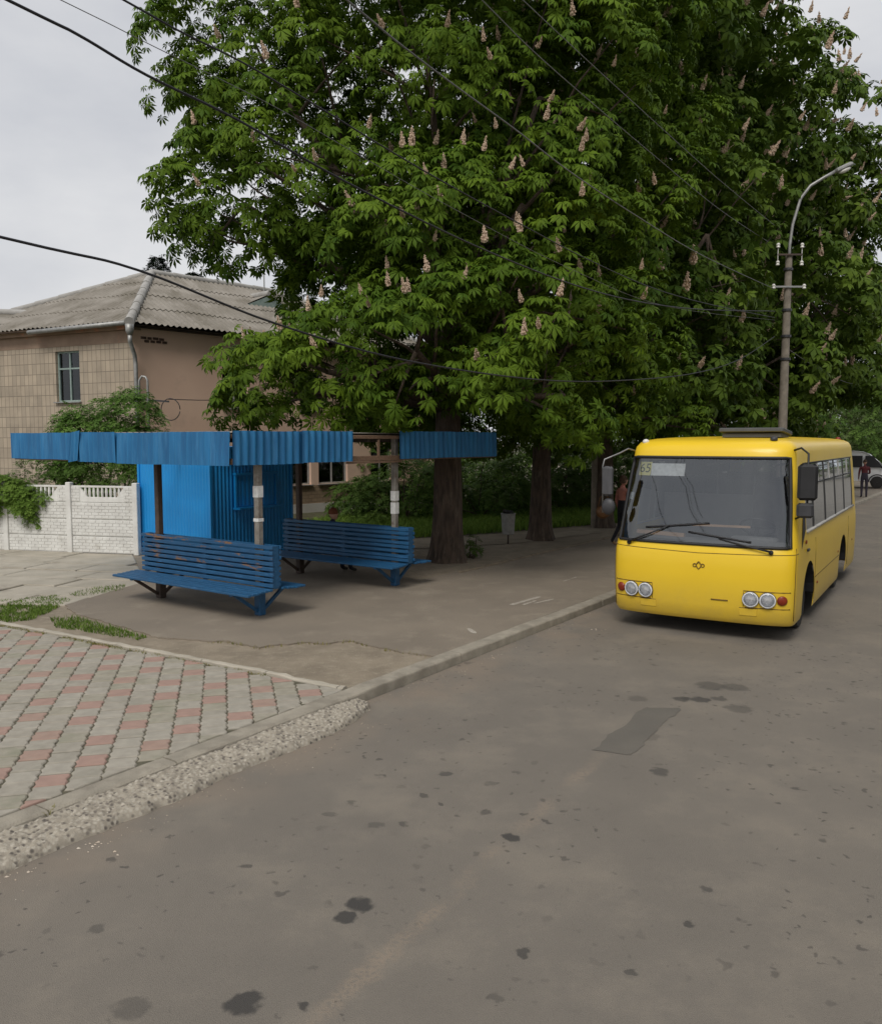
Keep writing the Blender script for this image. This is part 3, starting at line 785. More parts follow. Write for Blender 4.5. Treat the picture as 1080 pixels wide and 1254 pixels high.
cuts = [XL, near_x(98), near_x(142), near_x(284)]
for i in range(3):
    x0, x1 = cuts[i], cuts[i + 1] + (0.05 if i < 2 else 0)
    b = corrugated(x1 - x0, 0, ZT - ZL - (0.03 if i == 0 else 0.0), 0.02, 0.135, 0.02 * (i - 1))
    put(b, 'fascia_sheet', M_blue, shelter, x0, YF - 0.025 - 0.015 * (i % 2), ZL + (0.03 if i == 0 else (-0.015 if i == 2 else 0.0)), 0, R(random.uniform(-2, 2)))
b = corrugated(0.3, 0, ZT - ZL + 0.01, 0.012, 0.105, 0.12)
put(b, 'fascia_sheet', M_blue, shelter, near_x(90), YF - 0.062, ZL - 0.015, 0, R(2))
ys = [side_y(285), side_y(368), side_y(431), side_y(488), YB]
for (a, c, dz) in ((ys[0] - 0.02, ys[1] + 0.04, 0.0), (ys[1], ys[2], 0.012), (ys[3], ys[4], 0.03)):
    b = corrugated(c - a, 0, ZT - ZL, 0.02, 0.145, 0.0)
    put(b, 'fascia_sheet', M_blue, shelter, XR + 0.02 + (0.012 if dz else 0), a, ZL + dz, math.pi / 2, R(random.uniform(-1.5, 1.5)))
b = MB(); b.box(((XD + XR) / 2, (YF + YB) / 2, 2.685), (XR - XD - 0.06, YB - YF - 0.06, 0.02)); b.build('roof_deck', M_darkwood, shelter)
b = corrugated(XR - XD - 0.06, 0, YB - YF - 0.06, 0.012, 0.16, rows=2)
o = put(b, 'roof_sheeting', M_asb, shelter, XD, YB - 0.03, 2.72, 0); o.rotation_euler = (R(90), 0, 0)
for y in np.linspace(YF + 0.12, YB - 0.09, 8):
    b = MB(); b.box(((XL + XR) / 2, y, 2.62), (XR - XL - 0.16, 0.06, 0.095)); b.build('roof_beam', M_darkwood, shelter)
for (z, nm) in ((2.66, 'upper'), (2.30, 'lower')):
    for (a, c) in (((XL + 0.02, YF + 0.05, z), (XR - 0.08, YF + 0.05, z)), ((XR - 0.04, YF + 0.09, z), (XR - 0.04, YB, z)), ((XL + 0.02, YF + 0.09, z), (XL + 0.02, YB, z))):
        b = MB(); b.bar(a, c, 0.05, 0.085 if z < 2.5 else 0.06, 0.006); b.build('fascia_rail', M_wood, shelter)
y = (ys[2] + ys[3]) / 2 + 0.1
b = MB(); b.box((XR - 0.03, y, 2.48), (0.035, 0.035, 0.28)); b.build('fascia_stud', M_wood, shelter)
b = MB(); b.box((XR - 0.03, (ys[2] + ys[3]) / 2, 2.235), (0.03, ys[3] - ys[2] + 0.2, 0.035)); b.build('fascia_rail', M_wood, shelter)
posts = [((0, 0), M_post), ((-2.4, 0), M_rustpost), ((0, 3.2), M_post), ((-2.4, 3.2), M_rustpost)]
for (x, y), m in posts:
    b = MB(); b.box((x, y, 1.345), (0.10, 0.10, 2.69), None, 0.012); po = b.build('post', m, shelter)
    if m is M_post:
        cy = 1.62 if y > 1 else 1.85
        for (zz, hh) in ((cy, 0.17), (cy - (0.22 if y > 1 else 0.42), 0.2 if y > 1 else 0.05)):
            b = MB(); b.box((x, y, zz), (0.106, 0.106, hh)); b.build('paper_notice', M_paper, po)

# ------------------------------------------------------------------ benches
def bench(y0, label, worn):
    t = thing('bench', label, 'bench', tuple(S0 + SY * y0), SA, 'benches under the shelter')
    x0, x1 = -2.76, 0.37
    for s_ in (-1, 1):
        for k in range(8):
            z = 0.485 + k * 0.079 + random.uniform(-0.003, 0.003)
            if not worn and s_ == -1 and k == 1: z -= 0.004
            b = MB(); b.bar((x0 + random.uniform(-0.02, 0.02), s_ * 0.078, z), (x1 + random.uniform(-0.015, 0.015), s_ * 0.078 + random.uniform(-0.004, 0.004), z + random.uniform(-0.004, 0.004)), 0.03, 0.056, 0.006)
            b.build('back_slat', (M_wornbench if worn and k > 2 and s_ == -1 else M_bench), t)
        for k in range(6):
            y = s_ * (0.135 + k * 0.083)
            b = MB(); b.bar((x0 - 0.12 + random.uniform(-0.02, 0.02), y, 0.425 - 0.004 * k), (x1 + 0.02 + random.uniform(-0.02, 0.02), y, 0.425 - 0.004 * k + random.uniform(-0.004, 0.004)), 0.066, 0.034, 0.006)
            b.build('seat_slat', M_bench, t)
    for x in (x0 + 0.06, -1.2, x1 - 0.05):
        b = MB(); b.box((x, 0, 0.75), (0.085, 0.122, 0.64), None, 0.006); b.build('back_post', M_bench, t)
    for x in (-2.4, 0.0):
        b = MB(); b.box((x, 0, 0.19), (0.125, 0.125, 0.38), None, 0.01); b.build('leg', M_bench if x == 0 else M_rustpost, t)
        b = MB(); b.bar((x, -0.56, 0.385), (x, 0.56, 0.385), 0.06, 0.045); b.build('seat_bearer', M_bench, t)
        for s_ in (-1, 1):
            b = MB(); b.bar((x, s_ * 0.055, 0.07), (x, s_ * 0.48, 0.365), 0.045, 0.04, up=(1, 0, 0)); b.build('brace', M_bench if x == 0 else M_rustpost, t)
    return t
bench(0.0, 'long blue slatted double bench with peeling paint on its backrest, nearest the pavers', True)
bench(3.2, 'long blue slatted double bench near the tree trunk with a person sitting behind it', False)

# ------------------------------------------------------------------ kiosk
KC = Vector((-4.90, 17.95, 0))
kiosk = thing('kiosk', 'closed bright blue kiosk of ribbed metal sheet under the shelter roof', 'kiosk', (KC.x, KC.y, ZS), SA)
b = corrugated(2.5, 0.02, 2.42, 0.010, 0.10, trap=True, rows=2); put(b, 'wall_sheet', M_kblue, kiosk, -2.5, 0, 0, 0)
b = corrugated(2.35, 0.02, 2.42, 0.010, 0.10, trap=True, rows=2); put(b, 'wall_sheet', M_kblue, kiosk, 0, 0, 0, math.pi / 2)
b = corrugated(2.35, 0.02, 2.42, 0.010, 0.10, trap=True, rows=2); put(b, 'wall_sheet', M_kblue, kiosk, -2.5, 2.35, 0, -math.pi / 2)
b = corrugated(2.5, 0.02, 2.42, 0.010, 0.10, trap=True, rows=2); put(b, 'wall_sheet', M_kblue, kiosk, 0, 2.35, 0, math.pi)
b = MB(); b.box((-1.25, 1.175, 2.44), (2.6, 2.45, 0.05)); b.build('roof', M_kblue, kiosk)
for (x, y) in ((0, 0), (-2.5, 0), (0, 2.35)):
    b = MB(); b.box((x, y, 1.21), (0.06, 0.06, 2.42)); b.build('corner_trim', M_kblue, kiosk)
sh = MB(); sh.box((0.045, 1.22, 1.50), (0.03, 1.12, 0.70)); sh = sh.build('shutter', M_kblue, kiosk)
for q in range(9):
    b = MB(); b.box((0.066, 0.74 + q * 0.12, 1.50), (0.012, 0.05, 0.66)); b.build('shutter_rib', M_kblue, sh)
b = MB(); b.box((0.07, 1.22, 1.875), (0.10, 1.24, 0.05)); b.build('window_hood', M_kblue, kiosk)
b = MB(); b.box((0.12, 1.22, 1.12), (0.22, 1.24, 0.045)); b.build('counter_shelf', M_kblue, kiosk)
for y in (0.635, 1.805):
    b = MB(); b.box((0.06, y, 1.50), (0.06, 0.045, 0.72)); b.build('window_frame', M_kblue, kiosk)

# ------------------------------------------------------------------ white concrete panel fence
fa = math.atan2(FD.y, FD.x)
fence = thing('panel_fence', 'white cast concrete panel fence with brick relief and a row of small balusters', 'fence', (FA.x, FA.y, ZS - 0.02), fa)
BAY = 1.74
for i in range(4):
    b = MB(); x = i * BAY
    b.box((x, 0, 0.83), (0.13, 0.14, 1.66), None, 0.012); b.build('fence_post', M_fence, fence)
    if i == 3: break
    for r in range(4):
        z0 = 0.02 + r * 0.395
        b = MB(); xa, xb = x + 0.065, x + BAY - 0.065
        if r < 3:
            b.box(((xa + xb) / 2, 0, z0 + 0.195), (xb - xa, 0.045, 0.385), None, 0.004)
            rect = [(xa, xb, z0 + 0.02, z0 + 0.375)]
        else:
            c = (xa + xb) / 2; w = 0.56
            b.box(((xa + c - w) / 2, 0, z0 + 0.19), (c - w - xa, 0.045, 0.38), None, 0.004)
            b.box(((xb + c + w) / 2, 0, z0 + 0.19), (xb - c - w, 0.045, 0.38), None, 0.004)
            b.box((c, 0, z0 + 0.36), (2 * w, 0.05, 0.045), None, 0.004)
            b.box((c, 0, z0 + 0.06), (2 * w, 0.045, 0.12), None, 0.004)
            for k in range(9): b.tube([(c - w + 0.12 + k * 0.11, 0, z0 + 0.1), (c - w + 0.12 + k * 0.11, 0, z0 + 0.23), (c - w + 0.12 + k * 0.11, 0, z0 + 0.345)], [0.022, 0.034, 0.022], 6)
            for s_ in (-1, 1):
                b.add([(c + s_ * w, -0.022, z0 + 0.12), (c + s_ * (w - 0.17), -0.022, z0 + 0.12), (c + s_ * w, -0.022, z0 + 0.33), (c + s_ * w, 0.022, z0 + 0.12), (c + s_ * (w - 0.17), 0.022, z0 + 0.12), (c + s_ * w, 0.022, z0 + 0.33)],
                      [(0, 1, 2), (3, 5, 4), (1, 4, 5, 2), (0, 3, 4, 1)])
            rect = [(xa, c - w - 0.02, z0 + 0.02, z0 + 0.36), (c + w + 0.02, xb, z0 + 0.02, z0 + 0.36)]
        for (p0, p1, q0, q1) in rect:
            rows_ = 5; hh = (q1 - q0) / rows_
            for j in range(rows_):
                xx = p0 + (0.0 if j % 2 else -0.09)
                while xx < p1 - 0.02:
                    l0, l1 = max(xx, p0) + 0.006, min(xx + 0.18, p1) - 0.006
                    if l1 - l0 > 0.02:
                        for s_ in (-1, 1): b.box(((l0 + l1) / 2, s_ * 0.021, q0 + hh * (j + 0.5)), (l1 - l0, 0.026, hh - 0.013))
                    xx += 0.18
        b.build('fence_panel', M_fence, fence)

# ------------------------------------------------------------------ house
M_tile = mat('facade_tile', (0.44, 0.37, 0.285), (0.37, 0.31, 0.24), 1.6, 0.9, 0.2, 30, c3=(0.29, 0.245, 0.19), s3=0.9, t3=(0.52, 0.72))
def brickify(m, bw, bh, mortar, offset=0.0, contrast=0.8):
    nt = m.node_tree; N = nt.nodes; L = nt.links; bs = N['Principled BSDF']; src = bs.inputs['Base Color'].links[0].from_socket
    tc = N.new('ShaderNodeTexCoord'); sx = N.new('ShaderNodeSeparateXYZ'); cx = N.new('ShaderNodeCombineXYZ')
    L.new(tc.outputs['Object'], sx.inputs[0]); L.new(sx.outputs[0], cx.inputs[0]); L.new(sx.outputs[2], cx.inputs[1])
    br = N.new('ShaderNodeTexBrick'); br.offset = offset; br.squash = 1.0
    br.inputs['Color1'].default_value = (0.84, 0.84, 0.84, 1); br.inputs['Color2'].default_value = (1.10, 1.08, 1.06, 1)
    br.inputs['Mortar'].default_value = (mortar, mortar, mortar, 1); br.inputs['Scale'].default_value = 1.0
    br.inputs['Mortar Size'].default_value = 0.010; br.inputs['Brick Width'].default_value = bw; br.inputs['Row Height'].default_value = bh
    L.new(cx.outputs[0], br.inputs['Vector'])
    mx = N.new('ShaderNodeMix'); mx.data_type = 'RGBA'; mx.blend_type = 'MULTIPLY'; mx.inputs['Factor'].default_value = contrast
    L.new(src, mx.inputs['A']); L.new(br.outputs['Color'], mx.inputs['B']); L.new(mx.outputs['Result'], bs.inputs['Base Color'])
    return m
brickify(M_tile, 0.19, 0.34, 0.35)
M_tile2 = brickify(mat('plinth_wall_tile', (0.30, 0.22, 0.14), (0.22, 0.155, 0.10), 1.6, 0.9, 0.2, 30), 0.26, 0.13, 0.5, 0.5)
M_pink = mat('pink_render', (0.72, 0.51, 0.385), (0.66, 0.455, 0.345), 0.7, 0.93, 0.25, 25, c3=(0.52, 0.37, 0.28), s3=0.8, t3=(0.55, 0.8))
M_bare = mat('bare_render', (0.36, 0.26, 0.19), (0.27, 0.19, 0.14), 2, 0.93, 0.5, 20, c3=(0.46, 0.24, 0.16), s3=1.4, t3=(0.58, 0.64))
M_plinth = mat('plinth_plaster', (0.48, 0.46, 0.42), (0.40, 0.38, 0.34), 1.2, 0.93, 0.3, 25)
M_frameg = mat('window_paint_green', (0.30, 0.38, 0.35), (0.22, 0.29, 0.27), 9, 0.7)
M_framew = mat('window_paint_white', (0.36, 0.35, 0.32), (0.27, 0.26, 0.24), 9, 0.7)
M_curt = mat('curtain_or_dark', (0.22, 0.135, 0.085), (0.12, 0.08, 0.055), 4, 0.95, stretch=(6, 6, 0.3))
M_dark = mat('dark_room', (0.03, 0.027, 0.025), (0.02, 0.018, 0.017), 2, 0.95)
HC = Vector((-9.35, 26.0, 0))
AL, AR_ = math.radians(90 + 65), math.radians(90 - 43)       # headings of the two facades from the corner
DL = Vector((math.cos(AL), math.sin(AL), 0)); DR = Vector((math.cos(AR_), math.sin(AR_), 0))
WL, WR, EAVE = 9.0, 14.0, 6.15
house = thing('house', 'old two storey house with tiled and pink rendered walls and grey corrugated hip roof', 'house', (HC.x, HC.y, ZB))
def wall_frame(ang): 
    o = bpy.data.objects.new('wall', None); return o
def wall(L, ang, holes, m, z0, z1, name, sgn):
    """wall slab along its own +x from the corner, outside towards sgn*y, with openings"""
    xs = sorted({0.0, L, *[h[0] for h in holes], *[h[1] for h in holes]}); zs = sorted({z0, z1, *[max(z0, min(z1, h[2])) for h in holes], *[max(z0, min(z1, h[3])) for h in holes]})
    b = MB(); th = 0.3
    for i in range(len(xs) - 1):
        for k in range(len(zs) - 1):
            cx, cz = (xs[i] + xs[i + 1]) / 2, (zs[k] + zs[k + 1]) / 2
            if any(h[0] < cx < h[1] and h[2] < cz < h[3] for h in holes): continue
            b.box((cx, -sgn * th / 2, cz), (xs[i + 1] - xs[i], th, zs[k + 1] - zs[k]))
    o = b.build(name, m, house); o.rotation_euler.z = ang
    return o
def window(w_, x0, x1, z0, z1, sgn, mf, bars, curtain_or_dark=True):
    yy = -sgn * 0.13
    b = MB(); t = 0.055
    b.box(((x0 + x1) / 2, yy, z0 + t / 2), (x1 - x0, 0.07, t)); b.box(((x0 + x1) / 2, yy, z1 - t / 2), (x1 - x0, 0.07, t))
    for x in (x0 + t / 2, x1 - t / 2): b.box((x, yy, (z0 + z1) / 2), (t, 0.07, z1 - z0 - 2 * t))
    for (k, a) in bars:
        if k == 'v': b.box((x0 + (x1 - x0) * a, yy, (z0 + z1) / 2), (0.05, 0.062, z1 - z0 - 2 * t))
        else: b.box(((x0 + x1) / 2, yy, z0 + (z1 - z0) * a), (x1 - x0 - 2 * t, 0.058, 0.05))
    fr = b.build('window_frame', mf, w_)
    b = MB(); b.box(((x0 + x1) / 2, yy - sgn * 0.01, (z0 + z1) / 2), (x1 - x0 - 0.1, 0.008, z1 - z0 - 0.1)); b.build('pane', M_hglass, fr)
    b = MB(); b.box(((x0 + x1) / 2, -sgn * 0.29, (z0 + z1) / 2), (x1 - x0 + 0.1, 0.02, z1 - z0 + 0.1)); b.build('curtain_or_dark', M_curt if curtain_or_dark else M_dark, fr)  # where no curtain hangs, a dark sheet stands in for the unlit room
    b = MB(); b.box(((x0 + x1) / 2, sgn * 0.03, z0 - 0.02), (x1 - x0 + 0.1, 0.14, 0.03)); b.build('window_sill', M_galv, w_)
lh = [(2.25, 3.30, 3.86, 5.46), (6.4, 7.45, 3.86, 5.46)]
wl = wall(WL, AL, lh, M_tile, 0.0, EAVE - 0.55, 'wall', 1)
for h in lh: window(wl, *h, 1, M_frameg, (('v', 0.5), ('h', 0.66)))
b = MB(); b.box((WL / 2, -0.15, EAVE - 0.36), (WL, 0.31, 0.37)); o = b.build('wall_band', M_bare, house); o.rotation_euler.z = AL
b = MB(); b.box((WL / 2, -0.05, EAVE - 0.12), (WL + 0.2, 0.42, 0.10)); b.box((WL / 2, 0.03, EAVE - 0.03), (WL + 0.3, 0.56, 0.08)); o = b.build('cornice', M_bare, house); o.rotation_euler.z = AL
rh = [(3.1, 4.1, 3.7, 5.15), (6.3, 7.3, 3.7, 5.15), (9.5, 10.5, 3.7, 5.15)]
rl = [(5.9, 6.75, 1.03, 2.4), (7.1, 8.5, 1.03, 2.4), (9.7, 10.8, 1.03, 2.4)]
wr_ = wall(WR, AR_, rh + rl, M_pink, 1.0, EAVE - 0.1, 'wall', -1)
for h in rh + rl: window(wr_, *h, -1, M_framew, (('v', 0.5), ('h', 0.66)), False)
wall(WR, AR_, [], M_tile2, 0.33, 0.995, 'wall_tiles', -1)
b = MB(); b.box((WR / 2, 0.13, 0.16), (WR, 0.36, 0.33)); o = b.build('plinth', M_plinth, house); o.rotation_euler.z = AR_
b = MB(); b.box((WR / 2, 0.03, EAVE - 0.05), (WR + 0.2, 0.5, 0.09)); o = b.build('cornice', M_darkwood, house); o.rotation_euler.z = AR_
# hip roof of corrugated sheets: waves run up the slope, each course laps the one below
OV = 0.42; APZ = 8.75 - ZB
c0 = -(DL + DR) * OV; cl = DL * (WL + OV) - DR * OV; cr = DR * (WR + OV) - DL * OV; cb = DL * (WL + OV) + DR * (WR + OV)
ap = DL * (WL / 2) + DR * 4.4; ae = DL * (WL / 2) + DR * (WR - 4.4)
for q in (c0, cl, cr, cb): q.z = EAVE
ap.z = ae.z = APZ
def roof_face(a, c, tl, tr, name):
    """eave a->c, top edge tl->tr"""
    ex = (c - a); L = ex.length; ex = ex / L
    nrm = ex.cross(((tl + tr) / 2 - a)).normalized()
    if nrm.z < 0: nrm = -nrm
    up = nrm.cross(ex)
    if up.z < 0: up = -up
    H_ = (tl - a).dot(up); xl, xr = (tl - a).dot(ex), (tr - a).dot(ex)
    pitch = 0.20; n = int(L / pitch * 6); b = MB(); course = 1.35; R_ = []
    v = []; f = []
    for i in range(n + 1):
        x = L * i / n
        top = H_ * max(0.0, min(1.0, x / xl if x < xl else ((L - x) / (L - xr) if x > xr else 1.0)))
        wv = 0.028 * math.sin(x / pitch * 2 * math.pi)
        colp = []
        ncs = int(math.ceil(H_ / course))
        for k in range(ncs):
            y0, y1 = k * course, (k + 1) * course
            for (yy, lift) in ((y0, 0.028), (y1, 0.0)):
                y_ = min(yy, top)
                sag = noise.noise(Vector((x * 0.5, y_ * 0.6, L))) * 0.05
                p = a + ex * x + up * y_ + nrm * (wv + lift + sag); colp.append(tuple(p))
        R_.append(colp)
    b.grid(R_); return b.build(name, M_asb, house, True, 40)
roof_face(c0, cl, ap, ap, 'roof_slope'); roof_face(c0, cr, ap, ae, 'roof_slope'); roof_face(cl, cb, ap, ae, 'roof_slope'); roof_face(cr, cb, ae, ae, 'roof_slope')
for (a, c, r) in ((c0, ap, 0.135), (cl, ap, 0.11), (cr, ae, 0.13), (ap, ae, 0.12)):
    b = MB(); L_ = (c - a).length; n = int(L_ / 0.9) + 1
    for k in range(n):
        p0 = a + (c - a) * (k / n); p1 = a + (c - a) * ((k + 1.12) / n if k < n - 1 else 1)
        b.tube([p0, p1], [r * 1.12, r * 0.95], 10)
    b.build('ridge_cap', M_cap, house, True, 40)
b = MB(); b.add([tuple(c0 + Vector((0, 0, -0.06))), tuple(cl + Vector((0, 0, -0.06))), tuple(cb + Vector((0, 0, -0.06))), tuple(cr + Vector((0, 0, -0.06)))], [(0, 1, 2, 3)]); b.build('soffit', M_darkwood, house)
b = MB(); b.tube([c0 + DL * 0.1 - DR * 0.06 + Vector((0, 0, -0.03)), c0 + DL * 4.2 - DR * 0.06 + Vector((0, 0, -0.10))], 0.07, 8); b.build('gutter', M_galv, house, True)
b = MB(); p = c0 + Vector((0.02, -0.05, -0.08)); w0 = Vector((0.12, -0.22, 0))
b.lathe([(0.13, 0.0), (0.12, -0.2), (0.07, -0.32)], 10, p)
b.tube([p + Vector((0, 0, -0.3)), p + Vector((0, 0, -0.5)), Vector((0.10, -0.14, EAVE - 0.95)), Vector((0.12, -0.14, EAVE - 1.2)), Vector((0.14, -0.14, 0.4))], 0.065, 8); b.build('drainpipe', M_galv, house, True)
# broken render under the eave beside the drainpipe
M_xb = mat('exposed_brick', (0.12, 0.07, 0.05), (0.06, 0.04, 0.03), 9, 0.95)
for k in range(8):
    b = MB(); b.box((0.35 + (k % 4) * 0.2 + 0.1 * (k // 4), -0.012, EAVE - 0.38 - (k // 4) * 0.09 - random.random() * 0.01), (random.uniform(0.12, 0.18), 0.03, 0.075)); o = b.build('exposed_brick', M_xb, house); o.rotation_euler.z = AR_
# small gabled dormers of the roof
def dormer(base, ax, L_, w, h, back):
    b = MB(); sd_ = Vector((-ax.y, ax.x, 0))
    A = base; B = base + ax * L_
    v_ = [A + sd_ * w, A - sd_ * w, A + Vector((0, 0, h)), B + sd_ * w, B - sd_ * w, B + Vector((0, 0, h))]
    b.add([tuple(q) for q in v_], [(0, 3, 5, 2), (1, 2, 5, 4), (0, 1, 4, 3)]); b.build('dormer_roof', M_asb, house)
    b = MB(); b.add([tuple(q + ax * -0.02) for q in (v_[0] * 0.97 + A * 0.03, v_[1] * 0.97 + A * 0.03, v_[2] - Vector((0, 0, 0.06)))], [(0, 1, 2)]); b.build('dormer_gable', M_frameg, house)
    b = MB(); b.tube([A + Vector((0, 0, h + 0.02)) - ax * 0.1, B + Vector((0, 0, h + 0.02))], 0.13, 10); b.build('ridge_cap', M_cap, house, True, 40)
pq = onplane(330, 385, HC + DR * 9.0, Vector((0, 1, 0))) - Vector((HC.x, HC.y, ZB)); dormer(Vector((pq.x, pq.y, pq.z)) , Vector((-0.73, 0.68, 0)), 3.4, 1.6, 0.75, None)
pq = onplane(-30, 397, HC + DL * 8.2, Vector((0, 1, 0))) - Vector((HC.x, HC.y, ZB)); dormer(Vector((pq.x, pq.y, pq.z - 0.1)), Vector((0.97, 0.26, 0)), 2.0, 1.1, 0.5, None)
# service mast with cable loops in front of the corner
mb = onplane(181, 470, HC + Vector((0, -0.9, 0)), Vector((0, 1, 0)))
mast = thing('cable_mast', 'thin steel service mast with cable loops beside the house drainpipe', 'mast', (mb.x, mb.y, ZB))
b = MB(); h0 = mb.z - ZB
b.tube([(0, 0, 0), (0, 0, h0 - 0.1), (0, 0, h0 + 0.1), (-0.06, 0, h0 + 0.2), (-0.16, 0, h0 + 0.22), (-0.24, 0, h0 + 0.1), (-0.25, 0, h0 - 0.45)], 0.035, 8); b.build('pole', M_galv, mast, True)
b = MB(); b.bar((-0.35, 0, h0 - 0.45), (0.62, 0, h0 - 0.52), 0.05, 0.05); b.build('bracket', M_dkgrey, mast)
b = MB(); cc = Vector((0.66, 0, h0 - 0.75)); b.tube([cc + Vector((math.cos(a) * 0.28, 0, math.sin(a) * 0.32)) for a in np.linspace(0, 6.1, 20)], 0.014, 6); b.build('cable_loop', M_wire, mast, True)
ant = onplane(324, 365, HC + DR * 10, Vector((0, 1, 0))); b = MB(); b.tube([(0, 0, -0.8), (0, 0, 1.3)], 0.025, 6); b.tube([(-0.3, 0, 1.1), (0.3, 0, 1.1)], 0.015, 6); o = b.build('antenna', M_galv, house); o.location = (ant.x - HC.x, ant.y - HC.y, ant.z - ZB)

# ------------------------------------------------------------------ bus
BA = R(31.6)
bus = thing('bus', 'small yellow city bus with big windscreen pulled up at the kerb', 'bus', (3.51, 11.51, 0.0), -BA)
bus.scale = (1.038, 1.06, 1.03)
LV = np.array([  # z, front y, half width, corner depth, rear y
    (0.23, 0.09, 1.17, 0.27, 7.08), (0.29, 0.04, 1.188, 0.28, 7.12), (0.55, 0.01, 1.195, 0.30, 7.15), (0.75, 0.0, 1.20, 0.30, 7.15), (0.95, 0.0, 1.20, 0.30, 7.15), (1.10, 0.012, 1.20, 0.30, 7.15), (1.18, 0.03, 1.195, 0.31, 7.15), (1.24, 0.055, 1.19, 0.32, 7.15),
    (1.40, 0.09, 1.175, 0.32, 7.14), (1.70, 0.17, 1.155, 0.33, 7.12), (2.00, 0.245, 1.13, 0.34, 7.10), (2.22, 0.30, 1.11, 0.35, 7.08), (2.30, 0.325, 1.10, 0.35, 7.07), (2.40, 0.35, 1.09, 0.35, 7.06),
    (2.47, 0.37, 1.085, 0.34, 7.05), (2.54, 0.40, 1.07, 0.33, 7.03), (2.60, 0.47, 1.03, 0.32, 6.97), (2.635, 0.58, 0.95, 0.30, 6.86)])
def lev(z): return [float(np.interp(z, LV[:, 0], LV[:, k])) for k in range(1, 5)]
def fp(f, z, out=0.0):
    yf, w, D, yr = lev(z); a = min(abs(f), 1.0)
    p = Vector((w * f, yf + D * (1 - (1 - a ** 3.2) ** (1 / 3.2)), z))
    if out:
        e = 0.01; px = fp(min(1, f + e), z) - fp(max(-1, f - e), z); pz = fp(f, min(2.63, z + e)) - fp(f, max(0.23, z - e))
        n = px.cross(pz).normalized()
        if n.y > 0: n = -n
        p = p + n * out
    return p
def fnorm(f, z): return (fp(f, z, 0.1) - fp(f, z)).normalized()
S_ = np.linspace(-1, 1, 33); FS = [math.copysign(1 - (1 - abs(s)) ** 1.7, s) for s in S_]
ARCH = [(1.28, 0.50), (5.05, 0.50)]
def shell(levels, ycols, arch):
    grid = []; info = []
    nf = len(FS)
    for z in levels:
        yf, w, D, yr = lev(z); row = []
        for f in FS: row.append(fp(f, z))
        for y in ycols: row.append(Vector((w, max(y, yf + D + 0.002), z)))
        for f in FS[::-1]:
            row.append(Vector((w * f, yr - 0.20 * (1 - (1 - abs(f) ** 4) ** 0.25), z)))
        for y in ycols[::-1]: row.append(Vector((-w, max(y, yf + D + 0.002), z)))
        grid.append(row)
    if arch:
        for j in range(len(grid[0])):
            y = grid[3][j].y; x = grid[3][j].x
            if abs(x) < 1.15: continue
            for (cy, r) in ARCH:
                if abs(y - cy) <= r + 1e-4:
                    zb = 0.46 + math.sqrt(max(0, r * r - (y - cy) ** 2))
                    z0, z1 = levels[0], levels[-1]
                    for i, z in enumerate(levels):
                        nz = zb + (z - z0) / (z1 - z0) * (z1 - zb)
                        yf, w, D, yr = lev(nz); grid[i][j] = Vector((math.copysign(w, x), grid[i][j].y, nz))
    return grid
def arch_cols():
    c = [0.5, 0.6, 0.7]
    for (cy, r) in ARCH:
        c.append(cy - r - 0.004)
        c += [cy + r * math.sin(a) for a in np.linspace(-math.pi / 2, math.pi / 2, 17)]
        c.append(cy + r + 0.004)
        if cy < 3: c += [2.0, 2.6, 3.3, 4.0, 4.4]
    return c + [5.8, 6.3, 6.8]
LOW = [0.23, 0.29, 0.45, 0.55, 0.75, 0.95, 1.10, 1.18, 1.24]
g = shell(LOW, arch_cols(), True)
b = MB(); b.grid([[tuple(p) for p in r] for r in g], True)
b.build('lower_body', M_yellow, bus, True, 35)
UPZ = [1.24, 1.40, 1.70, 2.00, 2.22, 2.30, 2.40, 2.47, 2.54, 2.60, 2.635]
YC = [0.98, 1.04, 1.58, 1.78, 2.78, 2.98, 3.96, 4.16, 5.14, 5.34, 6.34, 6.54, 6.80]
g = shell(UPZ, YC, False)
nf = len(FS); nc = len(YC); tot = len(g[0])
body = MB(); parts = {}
def region(i, j):
    z0, z1 = UPZ[i], UPZ[i + 1]
    if j < nf - 1:
        if z1 <= 2.401 and max(abs(FS[j]), abs(FS[j + 1])) <= 0.955: return 'windscreen'
        return None
    if nf <= j < nf + nc - 1: k = j - nf; side = 1
    elif 2 * nf + nc <= j < tot - 1: k = nc - 2 - (j - (2 * nf + nc)); side = -1
    elif nf + nc + 4 <= j < nf + nc + nf - 5 and 1.39 < z0 and z1 < 2.31: return 'rear_window'
    else: return None
    if z0 >= 1.39 and z1 <= 2.301:
        if k in (1, 3, 5, 7, 9): return ('win', side, k)
        if k in (2, 4, 6, 8, 10): return ('pil', side, k)
    return None
for i in range(len(UPZ) - 1):
    for j in range(tot):
        j2 = (j + 1) % tot
        q = [tuple(g[i][j]), tuple(g[i][j2]), tuple(g[i + 1][j2]), tuple(g[i + 1][j])]
        r = region(i, j)
        (body if r is None else parts.setdefault(r, MB())).add(q, [(0, 1, 2, 3)])
def weld(b, name, m, parent, sharp=35):
    key = {}; nv = []; mp = []
    for v in b.v:
        k = tuple(round(c, 4) for c in v)
        if k not in key: key[k] = len(nv); nv.append(v)
        mp.append(key[k])
    b.v = nv; b.f = [f2 for f2 in ([mp[i] for i in f] for f in b.f)]
    out = []
    for f in b.f:
        u = []
        for i in f:
            if i not in u: u.append(i)
        if len(u) > 2: out.append(tuple(u))
    b.f = out; b.mi = [0] * len(out)
    return b.build(name, m, parent, True, sharp)
